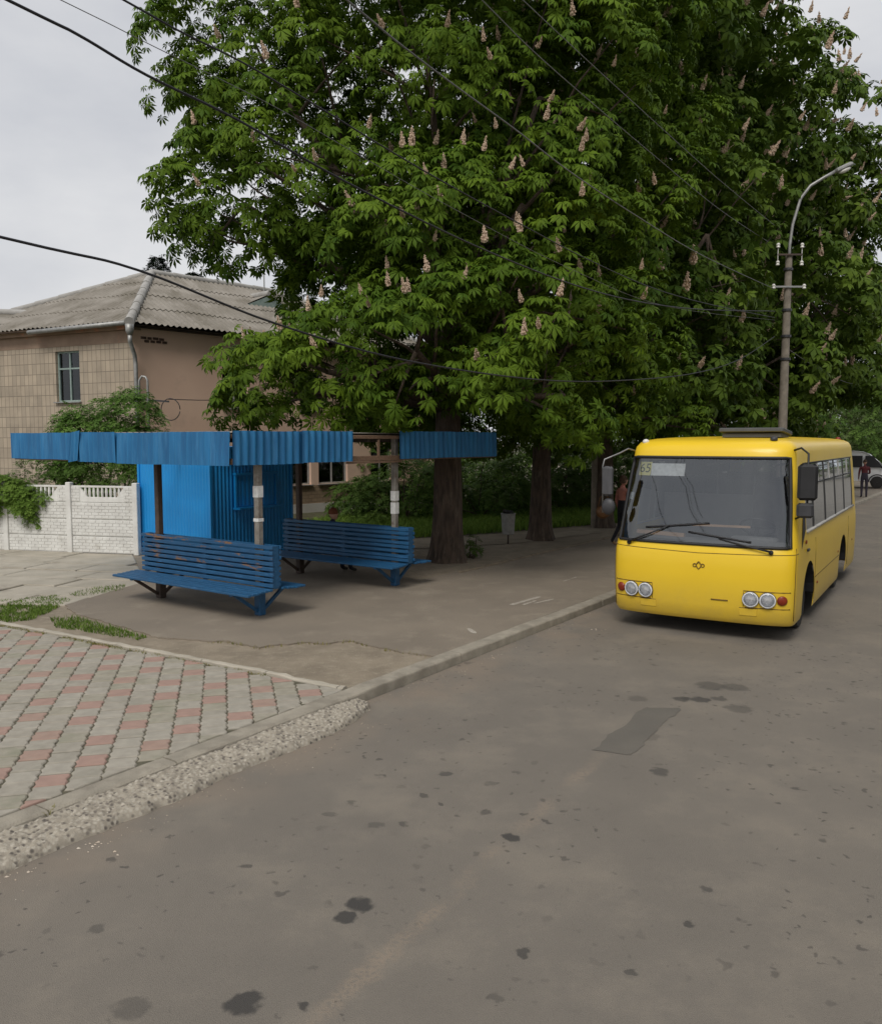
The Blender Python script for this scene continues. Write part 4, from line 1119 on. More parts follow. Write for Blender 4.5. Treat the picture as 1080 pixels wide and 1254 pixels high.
# roof: shrinking rings up to a gentle crown
last = g[-1]; cen = Vector((0, 3.75, 0)); rings = [last]
for (k, z) in ((0.93, 2.655), (0.8, 2.672), (0.5, 2.69), (0.2, 2.70)):
    rings.append([Vector((p.x * k, cen.y + (p.y - cen.y) * k, z)) for p in last])
for a, c in zip(rings[:-1], rings[1:]):
    for j in range(tot):
        j2 = (j + 1) % tot; body.add([tuple(a[j]), tuple(a[j2]), tuple(c[j2]), tuple(c[j])], [(0, 1, 2, 3)])
body.add([tuple(p) for p in rings[-1]], [tuple(range(tot))])
weld(body, 'upper_body', M_yellow, bus)
for r, b in parts.items():
    if r == 'windscreen':
        ws = weld(b, 'windscreen', M_wglass, bus)
    elif r == 'rear_window': weld(b, 'rear_window', M_sglass, bus)
    elif r[0] == 'win': weld(b, 'side_window', M_sglass, bus)
    else: weld(b, 'window_pillar', M_black, bus)
# rubber round the windscreen
lim = [f for f in FS if abs(f) <= 0.955]; f0, f1 = lim[0], lim[-1]
loop = [fp(f, 1.245, 0.008) for f in lim] + [fp(f1, z, 0.008) for z in UPZ[1:6]] + [fp(f, 2.395, 0.008) for f in lim[::-1]] + [fp(f0, z, 0.008) for z in UPZ[1:6][::-1]] + [fp(lim[0], 1.245, 0.008)]
b = MB(); b.tube(loop, 0.021, 6, False); b.build('windscreen_rubber', M_black, bus, True)
# window trim on the sides
for side in (1, -1):
    b = MB(); b.tube([(side * (lev(1.39)[1] + 0.006), y, 1.385) for y in (1.04, 3, 5, 6.55)], 0.022, 6); b.build('sill_trim', M_cap, bus, True)
    b = MB(); b.tube([(side * (lev(2.31)[1] + 0.003), y, 2.312) for y in (1.0, 3, 5, 6.55)], 0.012, 6); b.build('window_top_trim', M_black, bus, True)
    for k in (3, 5, 7, 9):
        b = MB(); b.tube([(side * (lev(2.02)[1] + 0.004), YC[k], 2.02), (side * (lev(2.02)[1] + 0.004), YC[k + 1], 2.02)], 0.013, 6); b.build('vent_rail', M_black, bus)
        ym = (YC[k] + YC[k + 1]) / 2; b = MB(); b.tube([(side * (lev(2.02)[1] + 0.004), ym, 2.02), (side * (lev(2.29)[1] + 0.004), ym, 2.29)], 0.011, 6); b.build('vent_bar', M_cap, bus)
        b = MB(); b.bar((side * (lev(2.15)[1] - 0.035), YC[k] + (0.4 if k == 3 else 0.02), 2.165), (side * (lev(2.15)[1] - 0.035), YC[k + 1] - 0.02, 2.165), 0.015, 0.30); b.build('sky_block_pelmet', M_seat, bus)  # dark strips enlarged to block the sky showing through the upper panes
# seams
def seam(pts, r=0.0045, name='seam'):
    b = MB(); b.tube(pts, r, 5); b.build(name, M_seam, bus, True)
seam([fp(f, 1.165 - 0.03 * (1 - abs(f)), 0.001) for f in FS])
seam([fp(0.99, z, 0.002) for z in (0.3, 0.5, 0.7, 0.9, 1.1, 1.24)])
seam([fp(-0.99, z, 0.002) for z in (0.3, 0.5, 0.7, 0.9, 1.1, 1.24)])
for s_ in (-1, 1):
    seam([fp(s_ * f, 0.68, 0.001) for f in (0.50, 0.6, 0.7, 0.8, 0.9, 0.96)], 0.006)
    seam([fp(s_ * f, 0.46, 0.001) for f in (0.52, 0.6, 0.7, 0.8, 0.9, 0.96)], 0.006)
    seam([fp(s_ * 0.50, z, 0.001) for z in (0.47, 0.6, 0.67)], 0.004)
    seam([(s_ * (lev(0.62)[1] + 0.001), y, 0.66) for y in (1.78, 3, 4.5)], 0.006)
    seam([(s_ * (lev(z)[1] + 0.001), 1.80, z) for z in (0.34, 0.7, 1.0, 1.24)], 0.004)
    seam([(s_ * (lev(z)[1] + 0.001), 5.75, z) for z in (0.34, 0.7, 1.0, 1.24)], 0.004)
seam([fp(f, 0.53 + 0.0 * f, 0.001) for f in (0.16, 0.22, 0.28, 0.34)], 0.009)
# headlamps
def oriented(b, prof, f, z, n, out=0.004, cap=True):
    nn = fnorm(f, z); b.lathe(prof, n, fp(f, z, out), nn.to_track_quat('Z', 'Y').to_matrix(), cap)
for s_ in (-1, 1):
    for f in (0.575, 0.745):
        b = MB(); oriented(b, [(0.098, -0.045), (0.10, -0.002), (0.088, 0.003), (0.082, -0.004), (0.05, -0.026), (0.02, -0.030)], s_ * f, 0.575, 20, 0.034); h = b.build('headlight', M_chrome, bus, True, 40)
        b = MB(); oriented(b, [(0.084, 0.0), (0.07, 0.008), (0.03, 0.013), (0.004, 0.014)], s_ * f, 0.575, 20, 0.034, False); b.build('lens', M_lens, h, True)
        b = MB(); oriented(b, [(0.101, 0.0), (0.106, 0.012), (0.101, 0.022)], s_ * f, 0.575, 20, 0.0, False); b.build('bezel', M_dkgrey, h, True)
    b = MB(); oriented(b, [(0.062, -0.02), (0.064, 0.006), (0.05, 0.016), (0.02, 0.021), (0.004, 0.022)], s_ * 0.885, 0.575, 18); b.build('indicator_light', M_orange, bus, True)
    b = MB(); nn = fnorm(s_ * 0.55, 0.40); b.box(fp(s_ * 0.55, 0.40, 0.002), (0.22, 0.10, 0.012), nn.to_track_quat('Z', 'Y').to_matrix(), 0.005); fl = b.build('towing_cover', M_yellow, bus)
    seam([fp(s_ * f, 0.452, 0.004) for f in (0.46, 0.5, 0.55, 0.6, 0.645)], 0.005)
# emblem: an open lozenge with a smaller loop on each side
b = MB(); E0_ = fp(0.02, 0.97, 0.006)
def loop2(cx, rx, rz, n=12, p=1.0):
    return [E0_ + Vector((cx + rx * math.cos(a), 0, rz * math.sin(a))) for a in np.linspace(0, 2 * math.pi, n + 1)]
b.tube([E0_ + Vector((x, 0, z)) for x, z in ((0, 0.05), (0.018, 0.03), (0.034, 0.0), (0.018, -0.03), (0, -0.05), (-0.018, -0.03), (-0.034, 0.0), (-0.018, 0.03), (0, 0.05))], 0.007, 6, False); b.tube(loop2(-0.052, 0.022, 0.022, 10), 0.006, 6, False); b.tube(loop2(0.052, 0.022, 0.022, 10), 0.006, 6, False)
b.build('emblem', M_seam, bus, True)
# wipers
def wiper(piv, mid, t0, t1):
    b = MB(); b.lathe([(0.028, 0), (0.03, 0.03), (0.012, 0.045)], 10, fp(*piv, 0.0), fnorm(*piv).to_track_quat('Z', 'Y').to_matrix())
    b.tube([fp(*piv, 0.05), fp((piv[0] + mid[0]) / 2, (piv[1] + mid[1]) / 2, 0.05), fp(*mid, 0.035)], [0.014, 0.011, 0.009], 6)
    w = b.build('wiper_arm', M_black, bus, True)
    b = MB(); n = 8; b.tube([fp(t0[0] + (t1[0] - t0[0]) * k / n, t0[1] + (t1[1] - t0[1]) * k / n, 0.022) for k in range(n + 1)], 0.014, 6); b.build('wiper_blade', M_black, w, True)
wiper((-0.80, 1.205), (-0.34, 1.47), (-0.62, 1.43), (0.10, 1.525))
wiper((0.76, 1.185), (0.22, 1.33), (-0.12, 1.40), (0.56, 1.305))
# mirrors
def mirror(side):
    m_ = MB()
    if side > 0:
        top = fp(0.985, 2.50, 0.0); c = Vector((1.29, 0.22, 2.10))
        m_.tube([top, top + Vector((0.10, -0.10, 0.03)), c + Vector((0, 0.0, 0.36)), c + Vector((0, 0.02, 0.0)), c + Vector((0, 0.02, -0.40)), fp(0.985, 1.62, 0.0)], 0.014, 8)
        arm = m_.build('mirror_arm', M_black, bus, True)
        q = MB(); q.box(c, (0.235, 0.11, 0.46), Matrix.Rotation(R(12), 3, 'Z'), 0.035); q.build('mirror', M_black, arm)
        q = MB(); q.box(c + Vector((-0.02, 0, -0.36)), (0.20, 0.10, 0.19), Matrix.Rotation(R(12), 3, 'Z'), 0.03); q.build('mirror', M_dkgrey, arm)
        for zz in (0.0, -0.36):
            q = MB(); q.box(c + Vector((-0.012 if zz == 0 else -0.032, 0.060 if zz == 0 else 0.050, zz)), (0.20 if zz == 0 else 0.14, 0.006, 0.40 if zz == 0 else 0.14), Matrix.Rotation(R(12), 3, 'Z')); q.build('mirror_glass', M_chrome, arm)
    else:
        top = fp(-0.985, 2.48, 0.0); c = Vector((-1.27, 0.04, 2.06))
        m_.tube([top, top + Vector((-0.06, -0.13, 0.03)), top + Vector((-0.13, -0.27, -0.03)), c + Vector((-0.05, 0, 0.30)), c + Vector((-0.08, 0.02, 0.20)), c + Vector((-0.07, 0.02, -0.45))], 0.012, 8)
        arm = m_.build('mirror_arm', M_steel, bus, True)
        q = MB(); q.box(c, (0.17, 0.09, 0.42), Matrix.Rotation(R(-18), 3, 'Z'), 0.03); q.build('mirror', mat('grey_mirror', (0.085, 0.085, 0.09), (0.065, 0.065, 0.07), 9, 0.5), arm)
        q = MB(); q.ball(c + Vector((0.02, 0.0, -0.36)), (0.10, 0.05, 0.12), 14); q.build('mirror', M_dkgrey, arm, True)
mirror(1); mirror(-1)
# roof fittings
b = MB(); b.box((0.42, 1.35, 2.70), (0.78, 0.60, 0.05)); b.box((0.42, 1.35, 2.752), (0.86, 0.70, 0.06), Matrix.Rotation(R(-4), 3, 'X'), 0.012); b.build('roof_hatch', mat('hatch_grey', (0.085, 0.088, 0.09), (0.065, 0.067, 0.07), 6, 0.6), bus)
for (p, m) in ((Vector((0.80, 0.62, 2.645)), M_dkgrey), (Vector((-0.92, 0.60, 2.61)), M_porc), (Vector((0.85, 6.75, 2.66)), M_orange), (Vector((-0.85, 6.75, 2.66)), M_orange)):
    b = MB(); b.ball(p, (0.05, 0.05, 0.04), 10); b.build('marker_light', m, bus, True)
# door handle, lamps and quarter window on the driver's side
w_ = lev(1.1)[1]
b = MB(); b.bar((w_ + 0.012, 0.98, 1.14), (w_ + 0.012, 1.10, 1.14), 0.03, 0.04, 0.008); b.build('door_handle', M_dkgrey, bus)
b = MB(); b.ball((w_ + 0.002, 0.92, 1.26), (0.012, 0.035, 0.03), 8); b.build('side_lamp', M_orange, bus)
for y in (2.05, 4.35, 6.4):
    b = MB(); b.ball((lev(0.72)[1], y, 0.55 if y < 3 else 0.74), (0.012, 0.03, 0.022), 8); b.build('side_lamp', M_orange, bus)
b = MB(); p_ = [(0.60, 1.20), (0.98, 1.42), (0.98, 1.62), (0.78, 1.62)]
b.add([(lev(z)[1] + 0.004, max(y, lev(z)[0] + lev(z)[2] + 0.01), z) for y, z in p_], [(0, 1, 2, 3)]); b.build('quarter_window', M_black, bus)
# wheels
def wheel(x, y):
    s_ = 1 if x > 0 else -1; rot = Matrix.Rotation(R(90) * s_, 3, 'Y'); wo_ = 0.135
    b = MB(); b.lathe([(0.24, -wo_), (0.37, -wo_), (0.395, -0.10), (0.40, -0.05), (0.40, 0.05), (0.395, 0.10), (0.37, wo_), (0.24, wo_ - 0.01)], 28, (x, y, 0.40), rot)
    wh = b.build('wheel', M_tyre, bus, True, 40)
    b = MB(); b.lathe([(0.245, 0.10), (0.24, 0.125), (0.215, 0.11), (0.20, 0.05), (0.10, 0.06), (0.095, 0.14), (0.05, 0.15), (0.005, 0.15)], 24, (x, y, 0.40), rot); b.build('rim', M_steel, wh, True, 40)
for x in (1.0, -1.0):
    wheel(x * 0.96, 1.28); wheel(x * 0.96, 5.05)
for y in (1.28, 5.05):
    for s_ in (-1, 1):
        b = MB(); A_ = np.linspace(0, math.pi, 13)
        b.grid([[(s_ * 0.72, y + 0.52 * math.cos(a), 0.44 + 0.52 * math.sin(a)) for a in A_], [(s_ * 1.185, y + 0.52 * math.cos(a), 0.44 + 0.52 * math.sin(a)) for a in A_]])
        b.add([(s_ * 0.72, y + 0.52 * math.cos(a), 0.44 + 0.52 * math.sin(a)) for a in A_], [tuple(range(13))])
        b.build('wheel_housing', M_black, bus)
b = MB(); b.box((0, 3.7, 0.40), (1.3, 6.6, 0.14)); b.box((0, 0.65, 0.36), (1.9, 0.5, 0.10)); b.box((0.95, 3.6, 0.30), (0.3, 0.5, 0.28)); b.box((1.02, 4.40, 0.22), (0.24, 0.02, 0.22)); b.build('chassis', M_black, bus)
# interior
b = MB(); b.box((0, 3.8, 0.86), (2.26, 6.4, 0.05)); b.build('cabin_floor', M_dkgrey, bus)
b = MB(); b.box((0, 3.8, 2.42), (1.95, 5.9, 0.03)); b.build('cabin_ceiling', M_inter, bus)
b = MB(); b.box((0, 0.62, 1.12), (2.10, 0.42, 0.22), Matrix.Rotation(R(8), 3, 'X'), 0.05); b.box((0.55, 0.80, 1.24), (0.62, 0.22, 0.12), None, 0.03); db = b.build('dashboard', M_inter, bus)
b = MB(); b.bar((-0.98, 0.50, 1.33), (-0.30, 0.46, 1.31), 0.06, 0.05); b.bar((-0.2, 0.5, 1.46), (0.55, 0.55, 1.46), 0.03, 0.03); b.build('dash_trim', M_tan, db)
b = MB(); ctr = Vector((0.55, 1.02, 1.42)); rm = Matrix.Rotation(R(-35), 3, 'X')
b.tube([ctr + rm @ Vector((0.23 * math.cos(a), 0.23 * math.sin(a), 0)) for a in np.linspace(0, 2 * math.pi, 25)], 0.016, 6, False); b.tube([ctr + rm @ Vector((-0.22, 0, 0)), ctr + rm @ Vector((0.22, 0, 0))], 0.014, 6); b.tube([ctr, (0.55, 0.75, 1.15)], 0.03, 6); b.build('steering_wheel', M_black, bus, True)
sm = MB(); sm.box((0, 0, 0.42), (0.42, 0.42, 0.10), None, 0.03); sm.box((0, 0.23, 0.78), (0.42, 0.09, 0.68), Matrix.Rotation(R(-8), 3, 'X'), 0.03); sm.box((0, 0, 0.19), (0.30, 0.30, 0.36)); sme = sm.mesh('passenger_seat'); sme.materials.append(M_seat)
link('driver_seat', sme, None, bus, (0.55, 1.5, 0.89), math.pi * 0)
for r in range(5):
    for x in (-0.88, -0.42, 0.42, 0.88): link('passenger_seat', sme, None, bus, (x, 2.6 + r * 0.82, 0.89))
b = MB(); b.box((0.0, 2.12, 1.35), (2.2, 0.03, 0.9)); b.build('cab_partition', M_inter, bus)
for (x, y) in ((-0.3, 2.2), (0.25, 2.2), (0.2, 4.6)):
    b = MB(); b.tube([(x, y, 0.88), (x, y, 2.4)], 0.017, 8); b.build('grab_pole', M_steel, bus, True)
b = MB(); b.tube([(-0.5, 2.3, 2.25), (-0.5, 6.2, 2.25)], 0.016, 8); b.tube([(0.5, 2.3, 2.25), (0.5, 6.2, 2.25)], 0.016, 8); b.build('hand_rail', M_porc, bus, True)
# route card inside the windscreen
def inside_quad(fa, fb, z0, z1, d):
    return [fp(fa, z0, -d), fp(fb, z0, -d), fp(fb, z1, -d), fp(fa, z1, -d)]
def card_frame(fa, fb, z0, z1, d):
    q = inside_quad(fa, fb, z0, z1, d); ex = (q[1] + q[2] - q[0] - q[3]).normalized(); ez = (q[3] + q[2] - q[0] - q[1]).normalized(); en = ex.cross(ez).normalized(); ez = en.cross(ex)
    return sum(q, Vector()) / 4, ex, ez, en, (q[1] - q[0]).length, (q[3] - q[0]).length
def card(fa, fb, z0, z1, m, name, d=0.045):
    c, ex, ez, en, w, h = card_frame(fa, fb, z0, z1, d)
    b = MB(); b.box(c, (w, h, 0.005), Matrix((ex, ez, en)).transposed()); return b.build(name, m, bus)
M_card = mat('route_card_yellow', (0.68, 0.62, 0.22), (0.60, 0.55, 0.18), 6, 0.7)
ca = card(-0.87, -0.70, 2.15, 2.34, M_card, 'route_card'); card(-0.695, -0.26, 2.15, 2.32, M_paper, 'destination_card')
card(-0.93, -0.87, 1.80, 1.90, M_paper, 'windscreen_sticker', 0.02)
tcu = bpy.data.curves.new('route_number', 'FONT'); tcu.body = '65'; tcu.size = 0.185; tcu.align_x = 'CENTER'; tcu.align_y = 'CENTER'; tcu.extrude = 0.001; tcu.offset = 0.0
to = bpy.data.objects.new('tmp_text', tcu); col.objects.link(to)
bpy.context.view_layer.update()
tme = bpy.data.meshes.new_from_object(to.evaluated_get(bpy.context.evaluated_depsgraph_get())); bpy.data.objects.remove(to)
tme.materials.clear(); tme.materials.append(mat('dark_lettering', (0.06, 0.065, 0.015), (0.05, 0.055, 0.012), 9, 0.8))
c_, ex, ez, en, w_, h_ = card_frame(-0.87, -0.70, 2.15, 2.34, 0.045)
no = link('route_number', tme, None, bus); no.matrix_local = Matrix.Translation(c_ + en * 0.005) @ Matrix((ex, ez, en)).transposed().to_4x4()

# ------------------------------------------------------------------ litter bin
BP = G(622, 665, ZS)
bin_ = thing('litter_bin', 'grey metal litter bin on a short stem in front of the trees', 'bin', (BP.x, BP.y, ZB))
b = MB(); b.tube([(0, 0, 0), (0, 0, 0.30)], 0.022, 8); b.build('stem', M_rustpost, bin_, True)
b = MB(); b.lathe([(0.02, 0.24), (0.135, 0.245), (0.15, 0.26), (0.182, 0.76), (0.192, 0.765), (0.192, 0.785), (0.178, 0.785), (0.165, 0.70), (0.02, 0.69)], 20); b.build('can', M_galv, bin_, True, 40)
b = MB()
for k in range(9): b.ball((random.uniform(-0.1, 0.1), random.uniform(-0.1, 0.1), 0.76 + random.uniform(0, 0.07)), (random.uniform(0.04, 0.08), 0.05, 0.05), 7)
b.build('rubbish', M_black, bin_)

# ------------------------------------------------------------------ street lamp on a concrete pole, and its wires
LPB = K(20.9, -0.5)
lamp = thing('street_lamp', 'tall concrete lamp pole with curved steel arm behind the bus', 'street lamp', (LPB.x, LPB.y, ZS))
def zat(py, d=None): return onplane(957, py, LPB, Vector((0, 1, 0))).z - ZS
zt = zat(312)
b = MB(); b.tube([(0, 0, -0.1), (0, 0, zt * 0.5), (0.02, 0, zt)], [0.15, 0.13, 0.10], 10); b.build('pole', M_concpole, lamp, True, 40)
z2 = zat(205)
b = MB(); b.tube([(0.03, 0, zt - 0.6), (0.03, 0, zt + 0.3), (0.10, 0, zt + 0.9), (0.30, -0.02, zt + 1.65), (0.58, -0.04, zt + 2.02), (0.98, -0.08, zt + 2.26), (1.30, -0.1, zt + 2.43)], 0.045, 8); b.build('arm', M_galv, lamp, True)
b = MB(); rr_ = Matrix.Rotation(R(-25), 3, 'Y')
b.box((1.52, -0.1, zt + 2.53), (0.55, 0.22, 0.13), rr_, 0.04); hd = b.build('lamp_head', M_galv, lamp)
b = MB(); b.ball((1.55, -0.1, zt + 2.45), (0.20, 0.09, 0.07), 12, rr_); b.build('lamp_glass', M_porc, hd, True)
for (dz, w_) in ((-0.02, 0.36), (zat(352) - zt, 0.46)):
    b = MB(); b.bar((-w_, -0.12, zt + dz), (w_, -0.12, zt + dz), 0.05, 0.05); ca_ = b.build('crossarm', M_rustpost if dz > -0.5 else M_galv, lamp)
    for x in (-w_, w_):
        for up_ in ((1, -1) if dz > -0.5 else (0,)):
            b = MB(); zz = zt + dz + up_ * 0.26
            if up_: b.tube([(x, -0.12, zt + dz), (x, -0.12, zz)], 0.012, 6)
            b.lathe([(0.03, -0.07), (0.06, -0.05), (0.045, 0.0), (0.06, 0.03), (0.03, 0.08)], 10, (x, -0.12, zz)); b.build('insulator', M_porc, ca_, True, 40)
for py in (380, 412, 440, 330):
    b = MB(); r_ = 0.155 - 0.045 * zat(py) / zt + 0.02; b.lathe([(r_, -0.04), (r_ + 0.01, -0.03), (r_ + 0.01, 0.03), (r_, 0.04)], 12, (0.01, 0, zat(py))); b.build('clamp_band', M_dkgrey, lamp)
def wire(pix, rad, label, m=M_wire, end=None, group='overhead wires along the street'):
    pts = [onplane(px, py, LPB, KN) for px, py in pix]
    d = pts[0] - pts[1]; pts = [pts[0] + d * (0.9 + 3.0 / max(d.length, 0.1))] + pts
    # smooth Catmull-Rom through the samples
    P = [pts[0]] + pts + [pts[-1]]; out = []
    for i in range(1, len(P) - 2):
        for k in range(6):
            t = k / 6; a, b_, c, e = P[i - 1], P[i], P[i + 1], P[i + 2]
            out.append(0.5 * ((2 * b_) + (c - a) * t + (2 * a - 5 * b_ + 4 * c - e) * t * t + (3 * b_ - a - 3 * c + e) * t ** 3))
    out.append(P[-2])
    mb_ = MB(); mb_.tube(out, rad, 6); o = mb_.build('overhead_wire', m, None, True); tag(o, label, 'wire', group)
wire([(0, 290), (170, 331), (340, 397), (500, 442), (660, 465), (760, 466), (850, 457), (905, 440), (948, 412)], 0.011, 'lowest sagging black cable crossing the whole crown above the shelter')
wire([(10, 0), (95, 42), (180, 92), (290, 146), (395, 207), (500, 262), (600, 309), (700, 348), (780, 369), (860, 379), (948, 381)], 0.013, 'thick black cable from the top left corner over the first chestnut')
wire([(152, 0), (220, 38), (300, 78), (395, 134), (470, 180), (545, 224), (640, 276), (720, 318), (800, 353), (870, 373), (948, 389)], 0.010, 'black cable just above the thickest one')
wire([(425, 0), (490, 54), (560, 107), (630, 158), (700, 212), (780, 265), (860, 313), (948, 354)], 0.011, 'grey cable running down from the top edge centre to the lamp pole crossarm', M_greywire)
wire([(590, 0), (650, 60), (720, 122), (800, 190), (880, 256), (940, 296)], 0.007, 'thin bare wire from the top edge to the left upper insulator', M_greywire)
wire([(640, 0), (720, 75), (800, 148), (880, 220), (948, 276)], 0.007, 'thin bare wire uppermost of those reaching the pole top', M_greywire)
wire([(75, 0), (130, 27), (187, 56), (260, 92), (350, 138), (450, 196), (560, 258), (700, 330), (820, 376), (948, 392)], 0.004, 'hair thin grey wire crossing the sky left of the first chestnut', M_greywire)
mb_ = MB(); a = K(20.9, -0.5, zat(425) + ZS); c = onplane(1080, 470, K(45, -0.5), Vector((0, 1, 0)))
mb_.tube([a + (c - a) * t - Vector((0, 0, 0.5 * math.sin(math.pi * t))) for t in np.linspace(0, 1.3, 14)], 0.012, 6); tag(mb_.build('overhead_wire', M_greywire, None, True), 'grey cable leaving the lamp pole to the right over the far trees', 'wire', 'overhead wires along the street')
mb_ = MB(); a = Vector((mb.x + 0.6, mb.y, mb.z - 0.45)); c = HC + DR * 5.2 + Vector((0.5, -0.5, 4.35))
mb_.tube([a + (c - a) * t - Vector((0, 0, 0.12 * math.sin(math.pi * t))) for t in np.linspace(0, 1, 10)], 0.012, 6); tag(mb_.build('service_wire', M_wire, None, True), 'short cable from the service mast along the pink wall', 'wire')

# ------------------------------------------------------------------ far forecourt and white van
sheet('side_road', [K(37, -3.3), K(80, -3.3), K(80, -40), K(37, -40)], ZS + 0.004, M_walk)
VR = R(-26); VP_ = G(1073, 598.5, ZS) + Vector((-math.sin(VR), math.cos(VR), 0)) * 0.95
van = thing('van', 'white minibus parked side on beyond the rear of the bus', 'van', (VP_.x, VP_.y, ZS + 0.004), VR)
prof = [(1.05, 0.42), (1.12, 0.62), (1.06, 0.92), (0.92, 1.02), (0.42, 1.16), (-0.42, 1.86), (-0.70, 1.99), (-1.2, 2.04), (-3.7, 2.04), (-3.95, 1.9), (-4.02, 1.0), (-4.0, 0.40)]
b = MB(); rows = []
for (yy, k, zz) in ((-0.80, 0.985, 0), (-0.90, 1.0, 0), (-0.90, 1.0, 0), (0.90, 1.0, 0), (0.80, 0.985, 0)):
    pass
n = len(prof)
def vring(y, ins):
    return [(x - (ins if x > 0 else -ins) * (1 if z > 1.1 else 0.4), y - (0.10 if y > 0 else -0.10) * max(0, (z - 1.05)), z - (ins if z > 1.9 else 0)) for x, z in prof]
for (y, ins) in ((-0.84, 0.06), (-0.92, 0.0), (0.92, 0.0), (0.84, 0.06)): rows.append(vring(y, ins))
b.grid([[*r] for r in rows], True); b.f.append(tuple(range(n))); b.f.append(tuple(range(4 * n - 1, 3 * n - 1, -1))); b.mi += [0, 0]
b.build('body', M_vanwhite, van, True, 30)
for (x0, x1, xs) in ((-0.62, 0.10, 0.34), (-1.75, -0.75, 0), (-2.75, -1.85, 0), (-3.7, -2.85, 0)):
    for y in (-1, 1):
        yy = lambda z: y * (0.925 - 0.10 * max(0, z - 1.05) + 0.006)
        b = MB(); b.add([(x0, yy(1.15), 1.15), (x1 + xs * 0.5, yy(1.15), 1.15), (x1 - xs, yy(1.78), 1.78), (x0, yy(1.78), 1.78)], [(0, 1, 2, 3)]); b.build('side_window', M_black, van)
b = MB(); b.add([(0.43, -0.78, 1.19), (0.43, 0.78, 1.19), (-0.38, 0.70, 1.86), (-0.38, -0.70, 1.86)], [(0, 1, 2, 3)]); b.build('windscreen', M_black, van)
for x in (0.0, -2.9):
    for y in (-0.80, 0.80):
        rot = Matrix.Rotation(R(90) if y > 0 else R(-90), 3, 'X')
        b = MB(); b.lathe([(0.2, -0.11), (0.32, -0.11), (0.335, 0.0), (0.32, 0.11), (0.2, 0.13)], 20, (x, y * 1.03, 0.335), rot.inverted()); wv = b.build('wheel', M_tyre, van, True, 40)
        b = MB(); b.lathe([(0.21, 0.0), (0.20, 0.125), (0.1, 0.10), (0.01, 0.13)], 16, (x, y * 1.03, 0.335), rot.inverted()); b.build('rim', M_steel, wv, True, 40)
        b = MB(); b.tube([(x + 0.42 * math.cos(a), y * 1.152, 0.34 + 0.42 * math.sin(a)) for a in np.linspace(0, math.pi, 12)], 0.03, 6); b.build('wheel_arch', M_dkgrey, van, True)
for y in (-0.6, 0.6):
    b = MB(); b.ball((1.02, y, 0.80), (0.08, 0.2, 0.11), 10); b.build('headlight', M_chrome, van, True)
b = MB(); b.box((0.20, -0.98, 1.18), (0.10, 0.16, 0.14), None, 0.03); b.build('mirror', M_dkgrey, van)

